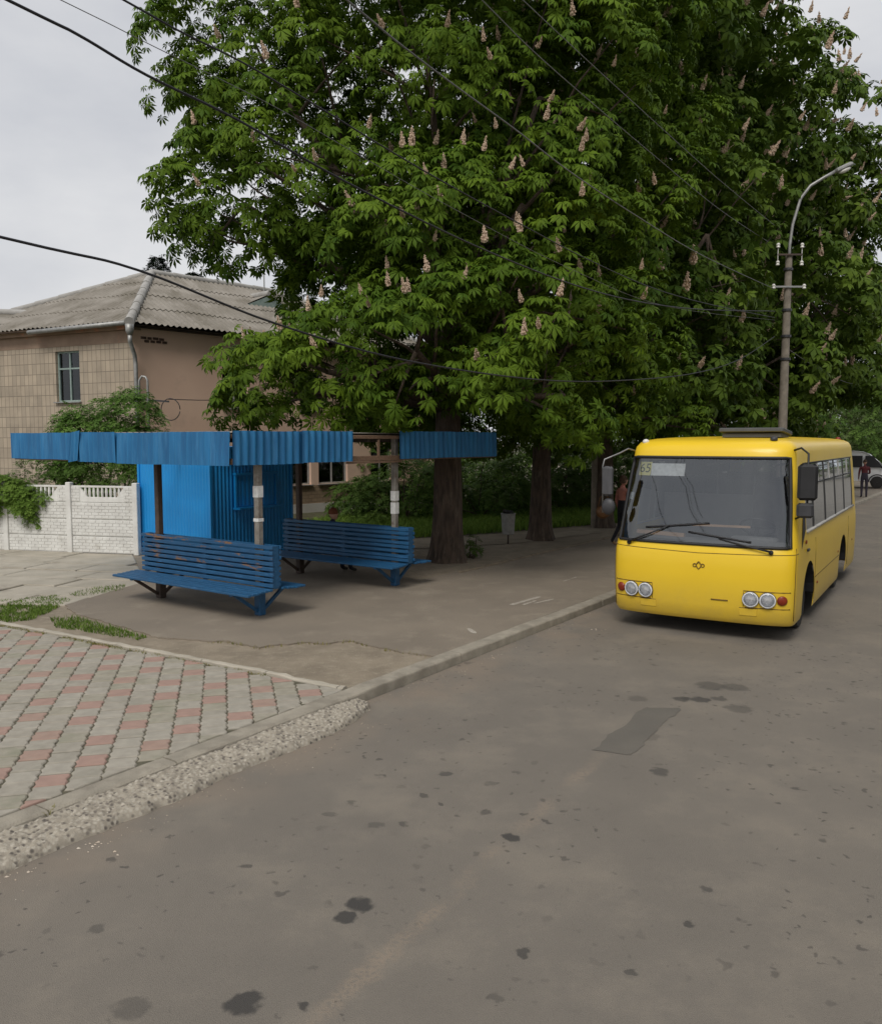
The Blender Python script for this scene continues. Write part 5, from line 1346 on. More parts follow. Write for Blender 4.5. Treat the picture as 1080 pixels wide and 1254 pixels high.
# ------------------------------------------------------------------ people
def person(name, label, loc, rotz, J, mats, hair=None, group=None, scale=1.0):
    """J: joint -> (x, y, z), facing +y. mats: skin, top, trousers, shoes, hair materials"""
    RAD = dict(pelvis=(.155, .115), waist=(.135, .10), chest=(.165, .115), neck=(.058, .058), skull=(.055, .06),
               shL=(.062, .062), elL=(.043, .043), wrL=(.028, .03), haL=(.034, .018), hipL=(.088, .09), knL=(.058, .06), anL=(.042, .045), baL=(.042, .035), toL=(.038, .025))
    E = [('pelvis', 'waist', 2), ('waist', 'chest', 1), ('chest', 'neck', 1), ('neck', 'skull', 0)]
    for s in 'LR': E += [('chest', 'sh' + s, 1), ('sh' + s, 'el' + s, 1), ('el' + s, 'wr' + s, 1), ('wr' + s, 'ha' + s, 0), ('pelvis', 'hip' + s, 2), ('hip' + s, 'kn' + s, 2), ('kn' + s, 'an' + s, 2), ('an' + s, 'ba' + s, 3), ('ba' + s, 'to' + s, 3)]
    names = list(J); me = bpy.data.meshes.new('skel'); me.from_pydata([J[n] for n in names], [(names.index(a), names.index(c)) for a, c, m in E], [])
    o = bpy.data.objects.new('skel', me); col.objects.link(o)
    md = o.modifiers.new('skin', 'SKIN'); md.use_smooth_shade = True
    for i, n in enumerate(names):
        r = RAD.get(n) or RAD[n[:-1] + 'L']; me.skin_vertices[0].data[i].radius = r; me.skin_vertices[0].data[i].use_root = (n == 'pelvis')
    sb = o.modifiers.new('sub', 'SUBSURF'); sb.levels = 2; sb.render_levels = 2
    bpy.context.view_layer.update()
    em = bpy.data.meshes.new_from_object(o.evaluated_get(bpy.context.evaluated_depsgraph_get())); bpy.data.objects.remove(o)
    V = [v.co.copy() for v in em.vertices]; F = [tuple(p.vertices) for p in em.polygons]; MI = []
    seg = [(Vector(J[a]), Vector(J[c]), m, (RAD.get(a) or RAD[a[:-1] + 'L'])[0]) for a, c, m in E]
    for p in em.polygons:
        best = (9, 0)
        for a, c, m, r in seg:
            d = c - a; t = max(0, min(1, (p.center - a).dot(d) / d.length_squared)); dd = (p.center - (a + d * t)).length - r * 0.5
            if dd < best[0]: best = (dd, m)
        MI.append(best[1])
    hb = MB(); hb.v = [tuple(v) for v in V]; hb.f = F; hb.mi = MI
    # head with face
    hd_ = Vector(J['skull']) + Vector((0, 0.015, 0.095)); hb.cur = 0
    hb.ball(hd_, (0.074, 0.094, 0.112), 16)
    hb.ball(hd_ + Vector((0, 0.03, -0.06)), (0.055, 0.062, 0.06), 12)
    hb.ball(hd_ + Vector((0, 0.100, -0.015)), (0.014, 0.022, 0.026), 8)
    for s in (-1, 1): hb.ball(hd_ + Vector((s * 0.075, 0.0, -0.01)), (0.012, 0.022, 0.032), 8)
    hb.cur = 4
    for s in (-1, 1): hb.ball(hd_ + Vector((s * 0.03, 0.085, 0.01)), (0.012, 0.009, 0.007), 6)
    hb.cur = 5; hb.ball(hd_ + Vector((0, 0.088, -0.062)), (0.024, 0.008, 0.007), 8)
    hb.cur = 0
    for s in 'LR':
        w = Vector(J['wr' + s]); h = Vector(J['ha' + s]); d = (h - w).normalized(); side = Vector((0, 1, 0)) - d * d.y
        if side.length < 0.1: side = Vector((1, 0, 0)) - d * d.x
        side.normalize(); nrm_ = d.cross(side)
        for k, (off, ln) in enumerate(((-0.026, 0.062), (-0.009, 0.074), (0.009, 0.080), (0.026, 0.070))):
            a = h + side * off; hb.tube([a - d * 0.01, a + d * ln * 0.5 + nrm_ * 0.006, a + d * ln * 0.95 + nrm_ * 0.024], [0.0095, 0.0088, 0.0065], 6)
        a = w + d * 0.03 + side * 0.03; hb.tube([a, a + side * 0.028 + d * 0.022, a + side * 0.034 + d * 0.056 + nrm_ * 0.01], [0.011, 0.0095, 0.007], 6)
    me = hb.mesh(name, True)
    t_ = link(name, me, list(mats), None, loc, rotz); tag(t_, label, 'person', group); t_.scale = (scale,) * 3
    if hair:
        hm = MB(); c = hd_ + Vector((0, -0.014, 0.022))
        rows = []
        for th in np.linspace(0.02, 2.0 if hair == 'long' else 1.75, 9):
            row = []
            for k in range(20):
                an = 2 * math.pi * k / 20; front = max(0, math.sin(an))
                tt = min(th, 0.95 + (1 - front) * 1.5)
                j = 1 + 0.04 * noise.noise(Vector((math.cos(an) * 4, math.sin(an) * 4, th * 5)))
                row.append(tuple(c + Vector((0.088 * math.sin(tt) * math.cos(an) * j, 0.104 * math.sin(tt) * math.sin(an) * j, 0.112 * math.cos(tt) - (0.10 * max(0, th - 1.5) * (1 - front) if hair == 'long' else 0)))))
            rows.append(row)
        hm.grid(rows, True); hm.build('hair', mats[4], t_, True)
    return t_
def cloth(n, c): return mat(n, c, tuple(v * 0.75 for v in c), 14, 0.9, 0.2, 60)
M_skin = mat('skin', (0.52, 0.30, 0.21), (0.46, 0.26, 0.18), 20, 0.55)
M_lip = mat('lips', (0.36, 0.13, 0.10), (0.32, 0.12, 0.09), 20, 0.5)
def stand(lean=0.0):
    J = dict(pelvis=(0, 0, 0.95), waist=(0, 0.01, 1.09), chest=(0, 0.0, 1.30), neck=(0, -0.005, 1.46), skull=(0, 0.01, 1.53))
    for s, k in (('L', -1), ('R', 1)):
        J.update({'sh' + s: (k * 0.185, 0, 1.385), 'el' + s: (k * 0.235, -0.03, 1.10), 'wr' + s: (k * 0.235, 0.05, 0.87), 'ha' + s: (k * 0.23, 0.075, 0.80),
                  'hip' + s: (k * 0.092, 0, 0.90), 'kn' + s: (k * 0.10, 0.015, 0.49), 'an' + s: (k * 0.10, -0.02, 0.085), 'ba' + s: (k * 0.11, 0.08, 0.04), 'to' + s: (k * 0.115, 0.15, 0.03)})
    return J
J = stand(); J['elR'] = (0.23, 0.10, 1.12); J['wrR'] = (0.10, 0.24, 1.10); J['haR'] = (0.06, 0.29, 1.11)
rp_ = G(1057, 609, ZS)
person('person', 'person in a dark red jacket standing between the bus rear and the white van', (rp_.x, rp_.y, ZS - 0.004), R(-20), J,
       [M_skin, cloth('maroon_jacket', (0.10, 0.018, 0.022)), cloth('dark_trousers', (0.03, 0.025, 0.04)), cloth('dark_shoes', (0.02, 0.02, 0.02)), cloth('dark_hair', (0.05, 0.03, 0.02)), M_lip], 'short')
J = stand(); J['elR'] = (0.26, 0.12, 1.13); J['wrR'] = (0.20, 0.36, 1.18); J['haR'] = (0.19, 0.43, 1.20); J['anL'] = (-0.10, -0.22, 0.12); J['knL'] = (-0.10, 0.0, 0.50); J['baL'] = (-0.11, -0.13, 0.05); J['toL'] = (-0.115, -0.06, 0.03)
bp_ = G(761, 668, ZS)
wp_ = person('person', 'person in a salmon top with a brown shoulder bag beside the bus front', (bp_.x, bp_.y, ZS), R(-70), J,
       [M_skin, cloth('salmon_top', (0.50, 0.20, 0.15)), cloth('black_trousers', (0.016, 0.016, 0.022)), cloth('tan_shoes', (0.38, 0.24, 0.13)), cloth('brown_hair', (0.08, 0.045, 0.025)), M_lip], 'long')
# her bag hangs behind her
bg = thing('shoulder_bag', 'rounded tan leather bag hanging behind the person at the bus door', 'bag', (bp_.x - 0.50, bp_.y - 0.12, ZS + 0.72), R(-70))
M_bag = mat('tan_leather', (0.20, 0.095, 0.035), (0.14, 0.065, 0.025), 9, 0.5)
b = MB(); b.ball((0, 0, 0.13), (0.10, 0.20, 0.17), 16); b.box((0, 0, 0.22), (0.12, 0.30, 0.12), None, 0.04); b.build('pouch', M_bag, bg, True)
b = MB(); b.tube([(0, -0.15, 0.25), (0.02, -0.1, 0.48), (0.06, 0.02, 0.62), (0.05, 0.12, 0.45), (0, 0.15, 0.25)], 0.014, 6); b.build('strap', M_bag, bg, True)
# seated behind the far bench
J = dict(pelvis=(0, 0, 0.53), waist=(0, -0.01, 0.66), chest=(0, -0.005, 0.86), neck=(0, 0.02, 1.01), skull=(0, 0.04, 1.08))
for s, k in (('L', -1), ('R', 1)):
    J.update({'sh' + s: (k * 0.175, 0.0, 0.94), 'el' + s: (k * 0.22, 0.06, 0.68), 'wr' + s: (k * 0.12, 0.26, 0.60), 'ha' + s: (k * 0.08, 0.33, 0.60),
              'hip' + s: (k * 0.092, 0.04, 0.52), 'kn' + s: (k * 0.11, 0.42, 0.51), 'an' + s: (k * 0.11, 0.40, 0.085), 'ba' + s: (k * 0.115, 0.50, 0.04), 'to' + s: (k * 0.12, 0.57, 0.03)})
sp = S0 + SY * (3.2 + 0.30) + SX * (-1.82)
person('person', 'person with red hair in dark clothes seated behind the backrest of the far bench', (sp.x, sp.y, ZS), SA, J,
       [M_skin, cloth('navy_coat', (0.02, 0.03, 0.06)), cloth('navy_trousers', (0.018, 0.02, 0.03)), cloth('black_shoes', (0.015, 0.015, 0.015)), cloth('red_hair', (0.17, 0.055, 0.025)), M_lip], 'short')

# ------------------------------------------------------------------ foliage
def palmate(nl, tris):
    """horse chestnut leaf: leaflets spread like fingers from the stalk end, drooping"""
    v = []; f = []
    angs = np.linspace(-125, 125, nl) if nl > 5 else np.linspace(-100, 100, nl)
    for a in angs:
        L = 1.0 - 0.42 * (abs(a) / 125.0) ** 1.3; w = 0.175 * L * (1.0 if nl > 5 else 1.35)
        c, s = math.cos(R(a)), math.sin(R(a)); o = len(v)
        def P(t, u, z): return (c * t * L - s * u, s * t * L + c * u, z)
        if tris == 4:
            v += [P(0.05, 0, 0.0), P(0.62, w, -0.16), P(1.0, 0, -0.46), P(0.62, -w, -0.16), P(0.60, 0, -0.05)]
            f += [(o, o + 4, o + 1), (o + 1, o + 4, o + 2), (o + 2, o + 4, o + 3), (o + 3, o + 4, o)]
        else:
            v += [P(0.05, 0, 0.0), P(0.62, w, -0.13), P(1.0, 0, -0.42), P(0.62, -w, -0.13)]
            f += [(o, o + 3, o + 1), (o + 1, o + 3, o + 2)]
    return np.array(v), np.array(f)
def simple_leaf():
    v = [(0, 0, 0), (0.5, 0.26, -0.04), (1.0, 0, -0.2), (0.5, -0.26, -0.04)]
    return np.array(v), np.array([(0, 3, 1), (1, 3, 2)])
def spray_leaf():                                        # a twig with seven small leaves
    v = []; f = []
    for (t, a, s) in ((0.1, 60, 0.4), (0.15, -60, 0.4), (0.4, 50, 0.42), (0.45, -50, 0.42), (0.7, 40, 0.4), (0.72, -40, 0.4), (0.8, 0, 0.45)):
        c, q = math.cos(R(a)), math.sin(R(a)); o = len(v)
        for (x, y, z) in ((0, 0, 0), (0.5, 0.25, 0.02), (1, 0, -0.12), (0.5, -0.25, 0.02)):
            x, y = x * s, y * s; v.append((t + c * x - q * y, q * x + c * y, z * s - t * t * 0.15))
        f += [(o, o + 3, o + 1), (o + 1, o + 3, o + 2)]
    return np.array(v), np.array(f)
def norm(a): return a / np.maximum(np.linalg.norm(a, axis=1, keepdims=True), 1e-6)
def leaves(tmpl, pos, fwd, nrm, size):
    tv, tf = tmpl; n = len(pos)
    nrm = norm(nrm); fwd = norm(fwd - nrm * np.sum(fwd * nrm, 1, keepdims=True)); sd_ = np.cross(nrm, fwd)
    v = pos[:, None, :] + size[:, None, None] * (tv[None, :, 0:1] * fwd[:, None, :] + tv[None, :, 1:2] * sd_[:, None, :] + tv[None, :, 2:3] * nrm[:, None, :])
    f = tf[None] + (np.arange(n) * len(tv))[:, None, None]
    return v.reshape(-1, 3), f.reshape(-1, 3), len(tv)
def clumps_on(ells, n, rng, shell=(0.78, 1.0), zmin=None, prune=None):
    """points on the skin of a union of ellipsoids, with outward normals"""
    A = np.array([[r[0] * r[1] + r[1] * r[2] + r[0] * r[2]] for c, r in ells]).ravel(); A = A / A.sum(); P = []; Nn = []
    C = np.array([c for c, r in ells]); Rr = np.array([r for c, r in ells])
    tries = 0
    while len(P) < n and tries < n * 40:
        tries += 1
        k = rng.choice(len(ells), p=A); d = rng.normal(size=3); d /= np.linalg.norm(d)
        p = C[k] + Rr[k] * d * rng.uniform(*shell)
        q = ((p - C) / Rr); inn = (np.sum(q * q, 1) < 0.66); inn[k] = False
        if inn.any(): continue
        if zmin is not None and p[2] < zmin: continue
        if prune and prune(p): continue
        nn = d / Rr[k]; P.append(p); Nn.append(nn / np.linalg.norm(nn))
    return np.array(P), np.array(Nn)
def crown_mesh(name, P, Nn, per, crad, lsize, tmpl, rng, mat_, parent, upb=0.6, flat=0.6, ttone=None):
    n = len(P) * per
    ci = np.repeat(np.arange(len(P)), per)
    ax = norm(Nn * 0.8 + np.array([0, 0, upb]))[ci]
    d = rng.normal(size=(n, 3)); d = norm(d)
    flip = np.sum(d * ax, 1) < -0.15; d[flip] = -d[flip]
    rad = crad * rng.uniform(0.7, 1.3, len(P))[ci] * rng.uniform(0.45, 1.0, n) ** 0.6
    off = d * rad[:, None]; off -= ax * (np.sum(off * ax, 1) * (1 - flat))[:, None]
    pos = P[ci] + off
    nrm = norm(d * 0.45 + ax * 0.35 + np.array([0, 0, 0.55]) + rng.normal(size=(n, 3)) * 0.28)
    fwd = off + rng.normal(size=(n, 3)) * 0.15 + np.array([0, 0, -0.12])
    size = lsize * rng.uniform(0.55, 1.3, n)
    v, f, k = leaves(tmpl, pos, fwd, nrm, size)
    base = np.clip(rng.normal(0.5, 0.2, len(P)), 0, 1)[ci] * 0.6 + rng.uniform(0, 0.4, n)
    o = link(name, mesh_np(name, v, f, False, np.repeat(base, k)), mat_, parent)
    return o
def limb(b, a, c, r0, r1, rng, wig=0.12, n=6):
    a = Vector(a); c = Vector(c); L = (c - a).length; pts = []; rad = []
    for i in range(n + 1):
        t = i / n; w = math.sin(math.pi * t) * wig * L * 0.3
        pts.append(a + (c - a) * t + Vector((rng.normal() * w * 0.5, rng.normal() * w * 0.5, w * 0.8)))
        rad.append(r0 + (r1 - r0) * t ** 0.8)
    b.tube(pts, rad, 7); return pts
def trunk_mesh(b, h, r, rng, lean=(0, 0)):
    n = 22; rows = []
    zs = [0, 0.08, 0.18, 0.32, 0.5, 0.75, 1.0, 1.4, 1.8, 2.3, 2.8, 3.4, 4.2, 5.0, h]
    zs = [z for z in zs if z <= h]; sd_ = rng.uniform(0, 50)
    for z in zs:
        k = 1 + 0.26 * math.exp(-z / 0.22) + 0.12 * math.exp(-z / 1.0) - 0.32 * (z / max(h, 1)); row = []
        for i in range(n):
            a = 2 * math.pi * i / n
            w = 1 + 0.08 * noise.noise(Vector((math.cos(a) * 1.6, math.sin(a) * 1.6, z * 0.5 + sd_))) + 0.05 * noise.noise(Vector((math.cos(a) * 5, math.sin(a) * 5, z * 0.8 + sd_))) + 0.12 * math.exp(-z / 0.25) * math.sin(a * 5 + sd_)
            row.append((lean[0] * z + math.cos(a) * r * k * w, lean[1] * z + math.sin(a) * r * k * w, z - 0.03))
        rows.append(row)
    b.grid(rows, True)
# flower candles, three shapes shared by all trees
flower_meshes = []
for q in range(3):
    b = MB(); rr = random.Random(q)
    for i in range(9):
        z = i / 8; r = 0.046 * (1 - 0.78 * z) * (0.75 if i == 0 else 1); nk = 5 if i < 5 else (3 if i < 8 else 1)
        for k in range(nk):
            a = k * 6.283 / nk + i * 0.7 + rr.uniform(-0.4, 0.4); r_ = r * rr.uniform(0.7, 1.25) * (1 if i < 8 else 0); sz = (0.022 - 0.010 * z) * rr.uniform(0.7, 1.2)
            b.ball((math.cos(a) * r_ + 0.012 * math.sin(z * 3 + q), math.sin(a) * r_, 0.03 + z * 0.25 + rr.uniform(-0.01, 0.01)), (sz, sz, sz * 0.9), 4)
    b.tube([(0, 0, 0), (0.012 * math.sin(1.5 + q), 0, 0.15), (0.012 * math.sin(3 + q), 0, 0.28)], [0.03, 0.022, 0.006], 5)
    me = b.mesh('flower_spike'); me.materials.append(M_flower); flower_meshes.append(me)

def prune_wires(p):
    t, s = kst(p[0], p[1])
    d = Vector((p[0], p[1], 0)) - Vector((S0.x, S0.y, 0)); lx, ly = d.dot(SX), d.dot(SY)
    if XL - 0.5 < lx < XR + 0.75 and YF - 1 < ly < YB + 0.7 and p[2] < 3.1: return True       # clipped back over the shelter
    if 0 < lx < 2.2 and 1.0 < ly < YB + 0.2 and p[2] < 3.35: return True
    if t > 27.5 and s > -2.6 and p[2] < 4.8: return True                    # kept clear of traffic
    return s > -0.95 and p[2] < 9.2 and t < 24
def chestnut(name, label, base, h, ells, ncl, per, crad, lsize, tmpl, m, r, seed, nflow, inner=60, group='chestnut trees along the pavement', zmin=2.3, limbs=9, prune=prune_wires, htrunk=4.6):
    rng = np.random.default_rng(seed)
    t = thing(name, label, 'tree', (base[0], base[1], ZB), 0, group)
    off = np.array([base[0], base[1], ZB])
    P, Nn = clumps_on(ells, ncl, rng, (0.72, 1.0), zmin, prune)
    Pi, Ni = clumps_on([(c, (q[0] * 0.72, q[1] * 0.72, q[2] * 0.72)) for c, q in ells], inner, rng, (0.4, 1.0), zmin + 0.5, prune)
    b = MB(); trunk_mesh(b, htrunk, r, rng); b.build('trunk', M_bark, t, True)
    b = MB()
    for (c, q) in ells[:limbs]:
        if prune and prune(c): continue
        cc = np.array(c) - off; a = (0, 0, min(htrunk - 0.15, max(3.3, cc[2] - 1.0) if cc[2] < 7 else htrunk - 0.15))
        pts = limb(b, a, cc, r * 0.42, 0.05, rng)
        sel = np.argsort(np.sum((P - np.array(c)) ** 2, 1))[:14]
        for i in sel[::2]:
            st = pts[int(rng.integers(2, len(pts)))]; limb(b, st, P[i] - off, 0.045, 0.012, rng, 0.1, 4)
    b.build('limbs', M_bark, t, True)
    A = np.concatenate([P, Pi]) - off; Bn = np.concatenate([Nn, Ni])
    crown_mesh('crown', A, Bn, per, crad, lsize, tmpl, rng, m, t)
    # candles stand on the outer clumps
    view = norm(np.array([[0, 0, CAMH]]) - P); sc = np.sum(view * Nn, 1) + (0.55 if lsize < 0.3 else 0.15) * Nn[:, 2] + rng.uniform(-0.35, 0.35, len(P)) + (0.02 * (P[:, 2] - 6) if lsize > 0.3 else 0)
    order = np.argsort(-sc)[:nflow]
    for i in order:
        me = flower_meshes[int(rng.integers(0, 3))]
        ax = norm((Nn[i] * 0.55 + np.array([0, 0, 0.75]) + rng.normal(size=3) * 0.12)[None])[0]
        o = bpy.data.objects.new('flower_spike', me); col.objects.link(o); o.parent = t
        axis = norm((Nn[i] * 0.8 + np.array([0, 0, 0.6]))[None])[0]
        o.location = tuple(P[i] - off + axis * crad * rng.uniform(0.5, 0.8) * (1.0 if lsize < 0.3 else 0.85) + rng.normal(size=3) * 0.15)
        o.rotation_euler = Vector(ax).to_track_quat('Z', 'Y').to_euler(); s = rng.uniform(0.65, 1.05) * (1.0 if lsize < 0.3 else 1.75); o.scale = (s, s, s)
    return t
LEAF7 = palmate(7, 4); LEAF5 = palmate(5, 2); LEAF72 = palmate(7, 2)
# first chestnut: its crown is laid out lobe by lobe
T1 = G(548, 686, ZS); tx, ty = T1.x, T1.y
def e(px, py, dy, rx, ry, rz):
    p = onplane(px, py, Vector((0, ty + dy, 0)), Vector((0, 1, 0))); return ((p.x, p.y, p.z), (rx, ry, rz))
lobes = [e(330, 90, 0.3, 2.6, 2.8, 2.3), e(300, 250, -0.2, 1.75, 2.2, 1.5), e(420, 180, -1.2, 2.3, 2.2, 2.2), e(520, 60, -1.6, 2.6, 2.2, 2.4), e(660, 120, -0.8, 2.6, 2.4, 2.6),
         e(400, 455, -2.6, 1.75, 1.6, 1.05), e(510, 430, -3.4, 1.7, 1.5, 1.35), e(520, 300, -2.6, 1.7, 1.6, 1.7), e(620, 420, -3.0, 1.8, 1.7, 1.6), e(700, 330, -1.6, 2.0, 2.0, 2.0),
         e(640, 250, -1.0, 2.1, 2.0, 2.0), e(450, 330, 1.6, 2.2, 2.0, 1.6), e(360, 480, -0.6, 1.5, 1.5, 0.9), e(690, 485, -1.9, 1.6, 1.5, 1.05), e(545, 490, -2.2, 1.6, 1.4, 0.85),
         e(560, -140, 0.0, 4.2, 4.0, 3.6), e(400, -60, 0.5, 3.0, 3.2, 2.6), e(560, 200, 3.0, 3.4, 2.6, 3.6), e(450, 500, 0.8, 1.9, 1.3, 0.75), e(330, 470, 0.9, 1.0, 1.2, 0.8), e(480, 120, 1.5, 2.4, 2.2, 2.6), e(600, 500, 2.8, 2.4, 1.5, 0.95), e(480, 490, 3.0, 1.8, 1.3, 0.9)]
chestnut('chestnut_tree', 'great flowering chestnut whose trunk stands right behind the shelter', (tx, ty), 15, lobes, 950, 27, 0.55, 0.195, LEAF7, M_chest, 0.34, 5, 150, 170, zmin=2.25, limbs=14)
def generic(base, h, rad, seed, n=13, low=3.0):
    rng = np.random.default_rng(seed); L = []
    zc = (h + low) / 2
    L.append(((base[0], base[1], zc + 0.5), (rad * 0.72, rad * 0.72, (h - low) / 2 * 0.95)))
    for k in range(n):
        a = k * 2.399 + rng.uniform(-0.3, 0.3); z = low + (h - low) * (k + 0.5) / n
        rr = rad * (0.95 - 0.55 * abs((z - low) / (h - low) - 0.35) ** 1.2) * 0.62
        s = rad * rng.uniform(0.36, 0.5)
        L.append(((base[0] + math.cos(a) * rr, base[1] + math.sin(a) * rr, z), (s, s, s * 0.85)))
    return L
T2 = G(662, 660, ZS)
chestnut('chestnut_tree', 'second chestnut with darker trunk standing behind the litter bin', (T2.x, T2.y), 16, generic((T2.x, T2.y), 16.5, 5.2, 21, 15, 2.7), 600, 26, 0.6, 0.21, LEAF72, M_chest, 0.29, 6, 90, 80, zmin=2.35)
rowt = [(4.95, 25.6, 17.5, 5.2, 'third chestnut of the row behind the person at the bus door', 0.28), (7.4, 29.6, 19.0, 5.6, 'chestnut thick with pinkish candles rising behind the bus roof', 0.30),
        (10.7, 34.2, 17.8, 6.0, 'tall chestnut directly behind the lamp pole arm', 0.30), (13.8, 38.3, 17.3, 6.3, 'chestnut right of the lamp head with low hanging crown', 0.30), (17.2, 42.6, 16.0, 5.6, 'last chestnut of the row at the right edge of the foliage', 0.28)]
for i, (x, y, h, rad, lab, r) in enumerate(rowt):
    chestnut('chestnut_tree', lab, (x, y), h, generic((x, y), h, rad, 30 + i, 15, (3.0, 2.6, 2.6, 3.6, 4.8)[i]), 450 if i < 3 else 350, 19, 0.68 + 0.04 * i, 0.305 + 0.025 * i, LEAF5, M_chest2, r, 40 + i, (170, 220, 220, 170, 110)[i], 70, zmin=(2.3, 2.3, 2.6, 3.2, 4.4)[i])

# ------------------------------------------------------------------ shrubs, vine and far trees
def bush(name, label, cat, base, ells, ncl, per, crad, lsize, m, seed, tmpl=None, group=None, stem=True, sr=0.04):
    rng = np.random.default_rng(seed); t = thing(name, label, cat, base, 0, group); off = np.array(base)
    E_ = [(tuple(np.array(c) + off), r) for c, r in ells]
    P, Nn = clumps_on(E_, ncl, rng, (0.5, 1.0), base[2] + 0.05)
    b = MB()
    if stem:
        for k in range(7):
            i = int(rng.integers(0, len(P))); limb(b, (rng.normal() * 0.08, rng.normal() * 0.08, 0), P[i] - off, sr, 0.01, rng, 0.15, 5)
        b.build('stems', M_bark, t, True)
    crown_mesh('foliage', P - off, Nn, per, crad, lsize, tmpl or simple_leaf(), rng, m, t)
    return t
SPR = spray_leaf()
q = onplane(130, 540, Vector((0, 22.0, 0)), Vector((0, 1, 0)))
bush('lilac_bush', 'bright green bush growing up the house corner behind the white fence', 'bush', (q.x, 22.0, ZB),
     [((-0.55, 0, 2.75), (0.95, 0.8, 0.75)), ((0.5, 0.1, 2.95), (0.95, 0.8, 0.9)), ((0.72, 0, 3.4), (0.5, 0.6, 0.55)), ((-0.95, 0, 2.3), (0.8, 0.8, 0.7)), ((0.9, 0, 2.4), (0.8, 0.8, 0.7))], 190, 28, 0.28, 0.19, M_lilac, 71, SPR)
q = onplane(100, 575, Vector((0, 20.8, 0)), Vector((0, 1, 0)))
for k, (dx, lab) in enumerate(((-1.3, 'dark shrub behind the fence under the left end of the shelter roof'), (0.1, 'dark shrub behind the fence balusters'), (1.1, 'dark shrub squeezed between the fence and the blue kiosk'))):
    bush('garden_shrub', lab, 'shrub', (q.x + dx, 20.9 - 0.1 * k, ZB), [((0, 0, 1.2), (0.8, 0.55, 0.95))], 60, 24, 0.24, 0.13, M_shrub, 80 + k, SPR, 'shrubs behind the fence')
q = onplane(22, 600, FA + FD * 3.0 + FN * 0.12, FN)
vt = bush('climbing_vine', 'light green vine spilling over the left end of the white fence', 'vine', (q.x, q.y, ZB),
     [((-0.30, 0.05, 1.45), (0.75, 0.20, 0.26)), ((0.2, -0.05, 1.22), (0.42, 0.11, 0.25)), ((0.32, 0.02, 0.80), (0.10, 0.06, 0.30)), ((-0.6, 0.15, 1.62), (0.5, 0.3, 0.18)), ((0.5, 0.0, 1.32), (0.3, 0.08, 0.13)), ((-0.9, 0.05, 1.3), (0.6, 0.16, 0.35))], 200, 24, 0.13, 0.12, M_vine, 90, SPR, None, False)
for k, (px, d, h, lab) in enumerate(((455, 28.5, 1.5, 'dark shrub against the house wall behind the far bench'), (500, 27.5, 2.3, 'tall dark shrub left of the first chestnut trunk'), (590, 28.5, 2.4, 'dark shrub seen between the first trunk and the litter bin'),
                                     (625, 30.0, 2.1, 'rounded shrub right behind the litter bin'), (690, 31.5, 1.9, 'shrub beside the second chestnut trunk in front of the railing'), (722, 33.5, 2.6, 'shrub at the railing end near the grey post'), (770, 35.0, 2.8, 'shrub hidden behind the bus windscreen edge'),
                                     (560, 33.0, 3.2, 'high shrub mass deep behind the first chestnut'), (655, 36.0, 3.4, 'high shrub mass deep behind the second chestnut'), (820, 38.0, 3.6, 'tall shrub beyond the bus roof left of the lamp pole'), (900, 43.0, 4.0, 'tall shrub beyond the roof hatch of the bus'), (480, 34, 3.0, 'high dark shrub against the far end of the house'))):
    X = (px - 540) / 1038 * d
    bush('undergrowth_shrub', lab, 'shrub', (X, d, ZB), [((0, 0, h * 0.5), (h * 0.62, h * 0.5, h * 0.52)), ((h * 0.4, 0.1, h * 0.4), (h * 0.45, h * 0.4, h * 0.4)), ((-h * 0.45, 0, h * 0.38), (h * 0.45, h * 0.4, h * 0.38))], 70, 18, 0.36, 0.24, M_shrub, 100 + k, SPR, 'shrubs behind the tree row')
q = G(455, 645, ZS)
bush('leafy_weed', 'low bright leafy weed behind the far bench', 'plant', (q.x, q.y, ZB), [((0, 0, 0.22), (0.5, 0.3, 0.2)), ((-0.5, 0.1, 0.2), (0.4, 0.25, 0.18))], 30, 16, 0.12, 0.13, M_vine, 130, SPR, None, False)
q = G(578, 682, ZS)
bush('leafy_weed', 'small dark seedling at the foot of the first chestnut trunk', 'plant', (q.x, q.y, ZB), [((0, 0, 0.22), (0.2, 0.16, 0.24)), ((0.03, 0, 0.45), (0.12, 0.12, 0.12))], 16, 12, 0.09, 0.10, M_shrub, 131, SPR, None, True, 0.012)
# low railing behind the trees
ra, rb = G(640, 641, ZS), G(765, 628, ZS); ra = Vector((3.6, 32.5, 0)); rb = Vector((7.6, 37.0, 0))
rail = thing('iron_railing', 'low dark iron railing behind the second chestnut trunk', 'railing', (ra.x, ra.y, ZB), math.atan2(rb.y - ra.y, rb.x - ra.x))
LR = (rb - ra).length
for z in (0.25, 1.15):
    b = MB(); b.bar((0, 0, z), (LR, 0, z), 0.04, 0.04); b.build('rail', M_rustpost, rail)
pm = MB(); pm.bar((0, 0, 0.1), (0, 0, 1.3), 0.02, 0.02); pme = pm.mesh('picket'); pme.materials.append(M_rustpost)
for k in range(int(LR / 0.18)): link('picket', pme, None, rail, (k * 0.18, 0, 0))
# grey post beside the third trunk
gp = G(727, 645, ZS); b = MB(); b.tube([(0, 0, 0), (0, 0, 2.6), (0, 0, 4.4)], [0.10, 0.095, 0.085], 10)
o = b.build('concrete_post', M_concpole, None, True, 40); o.location = (gp.x, gp.y, ZB); tag(o, 'slim grey concrete post beside the third chestnut trunk', 'post')

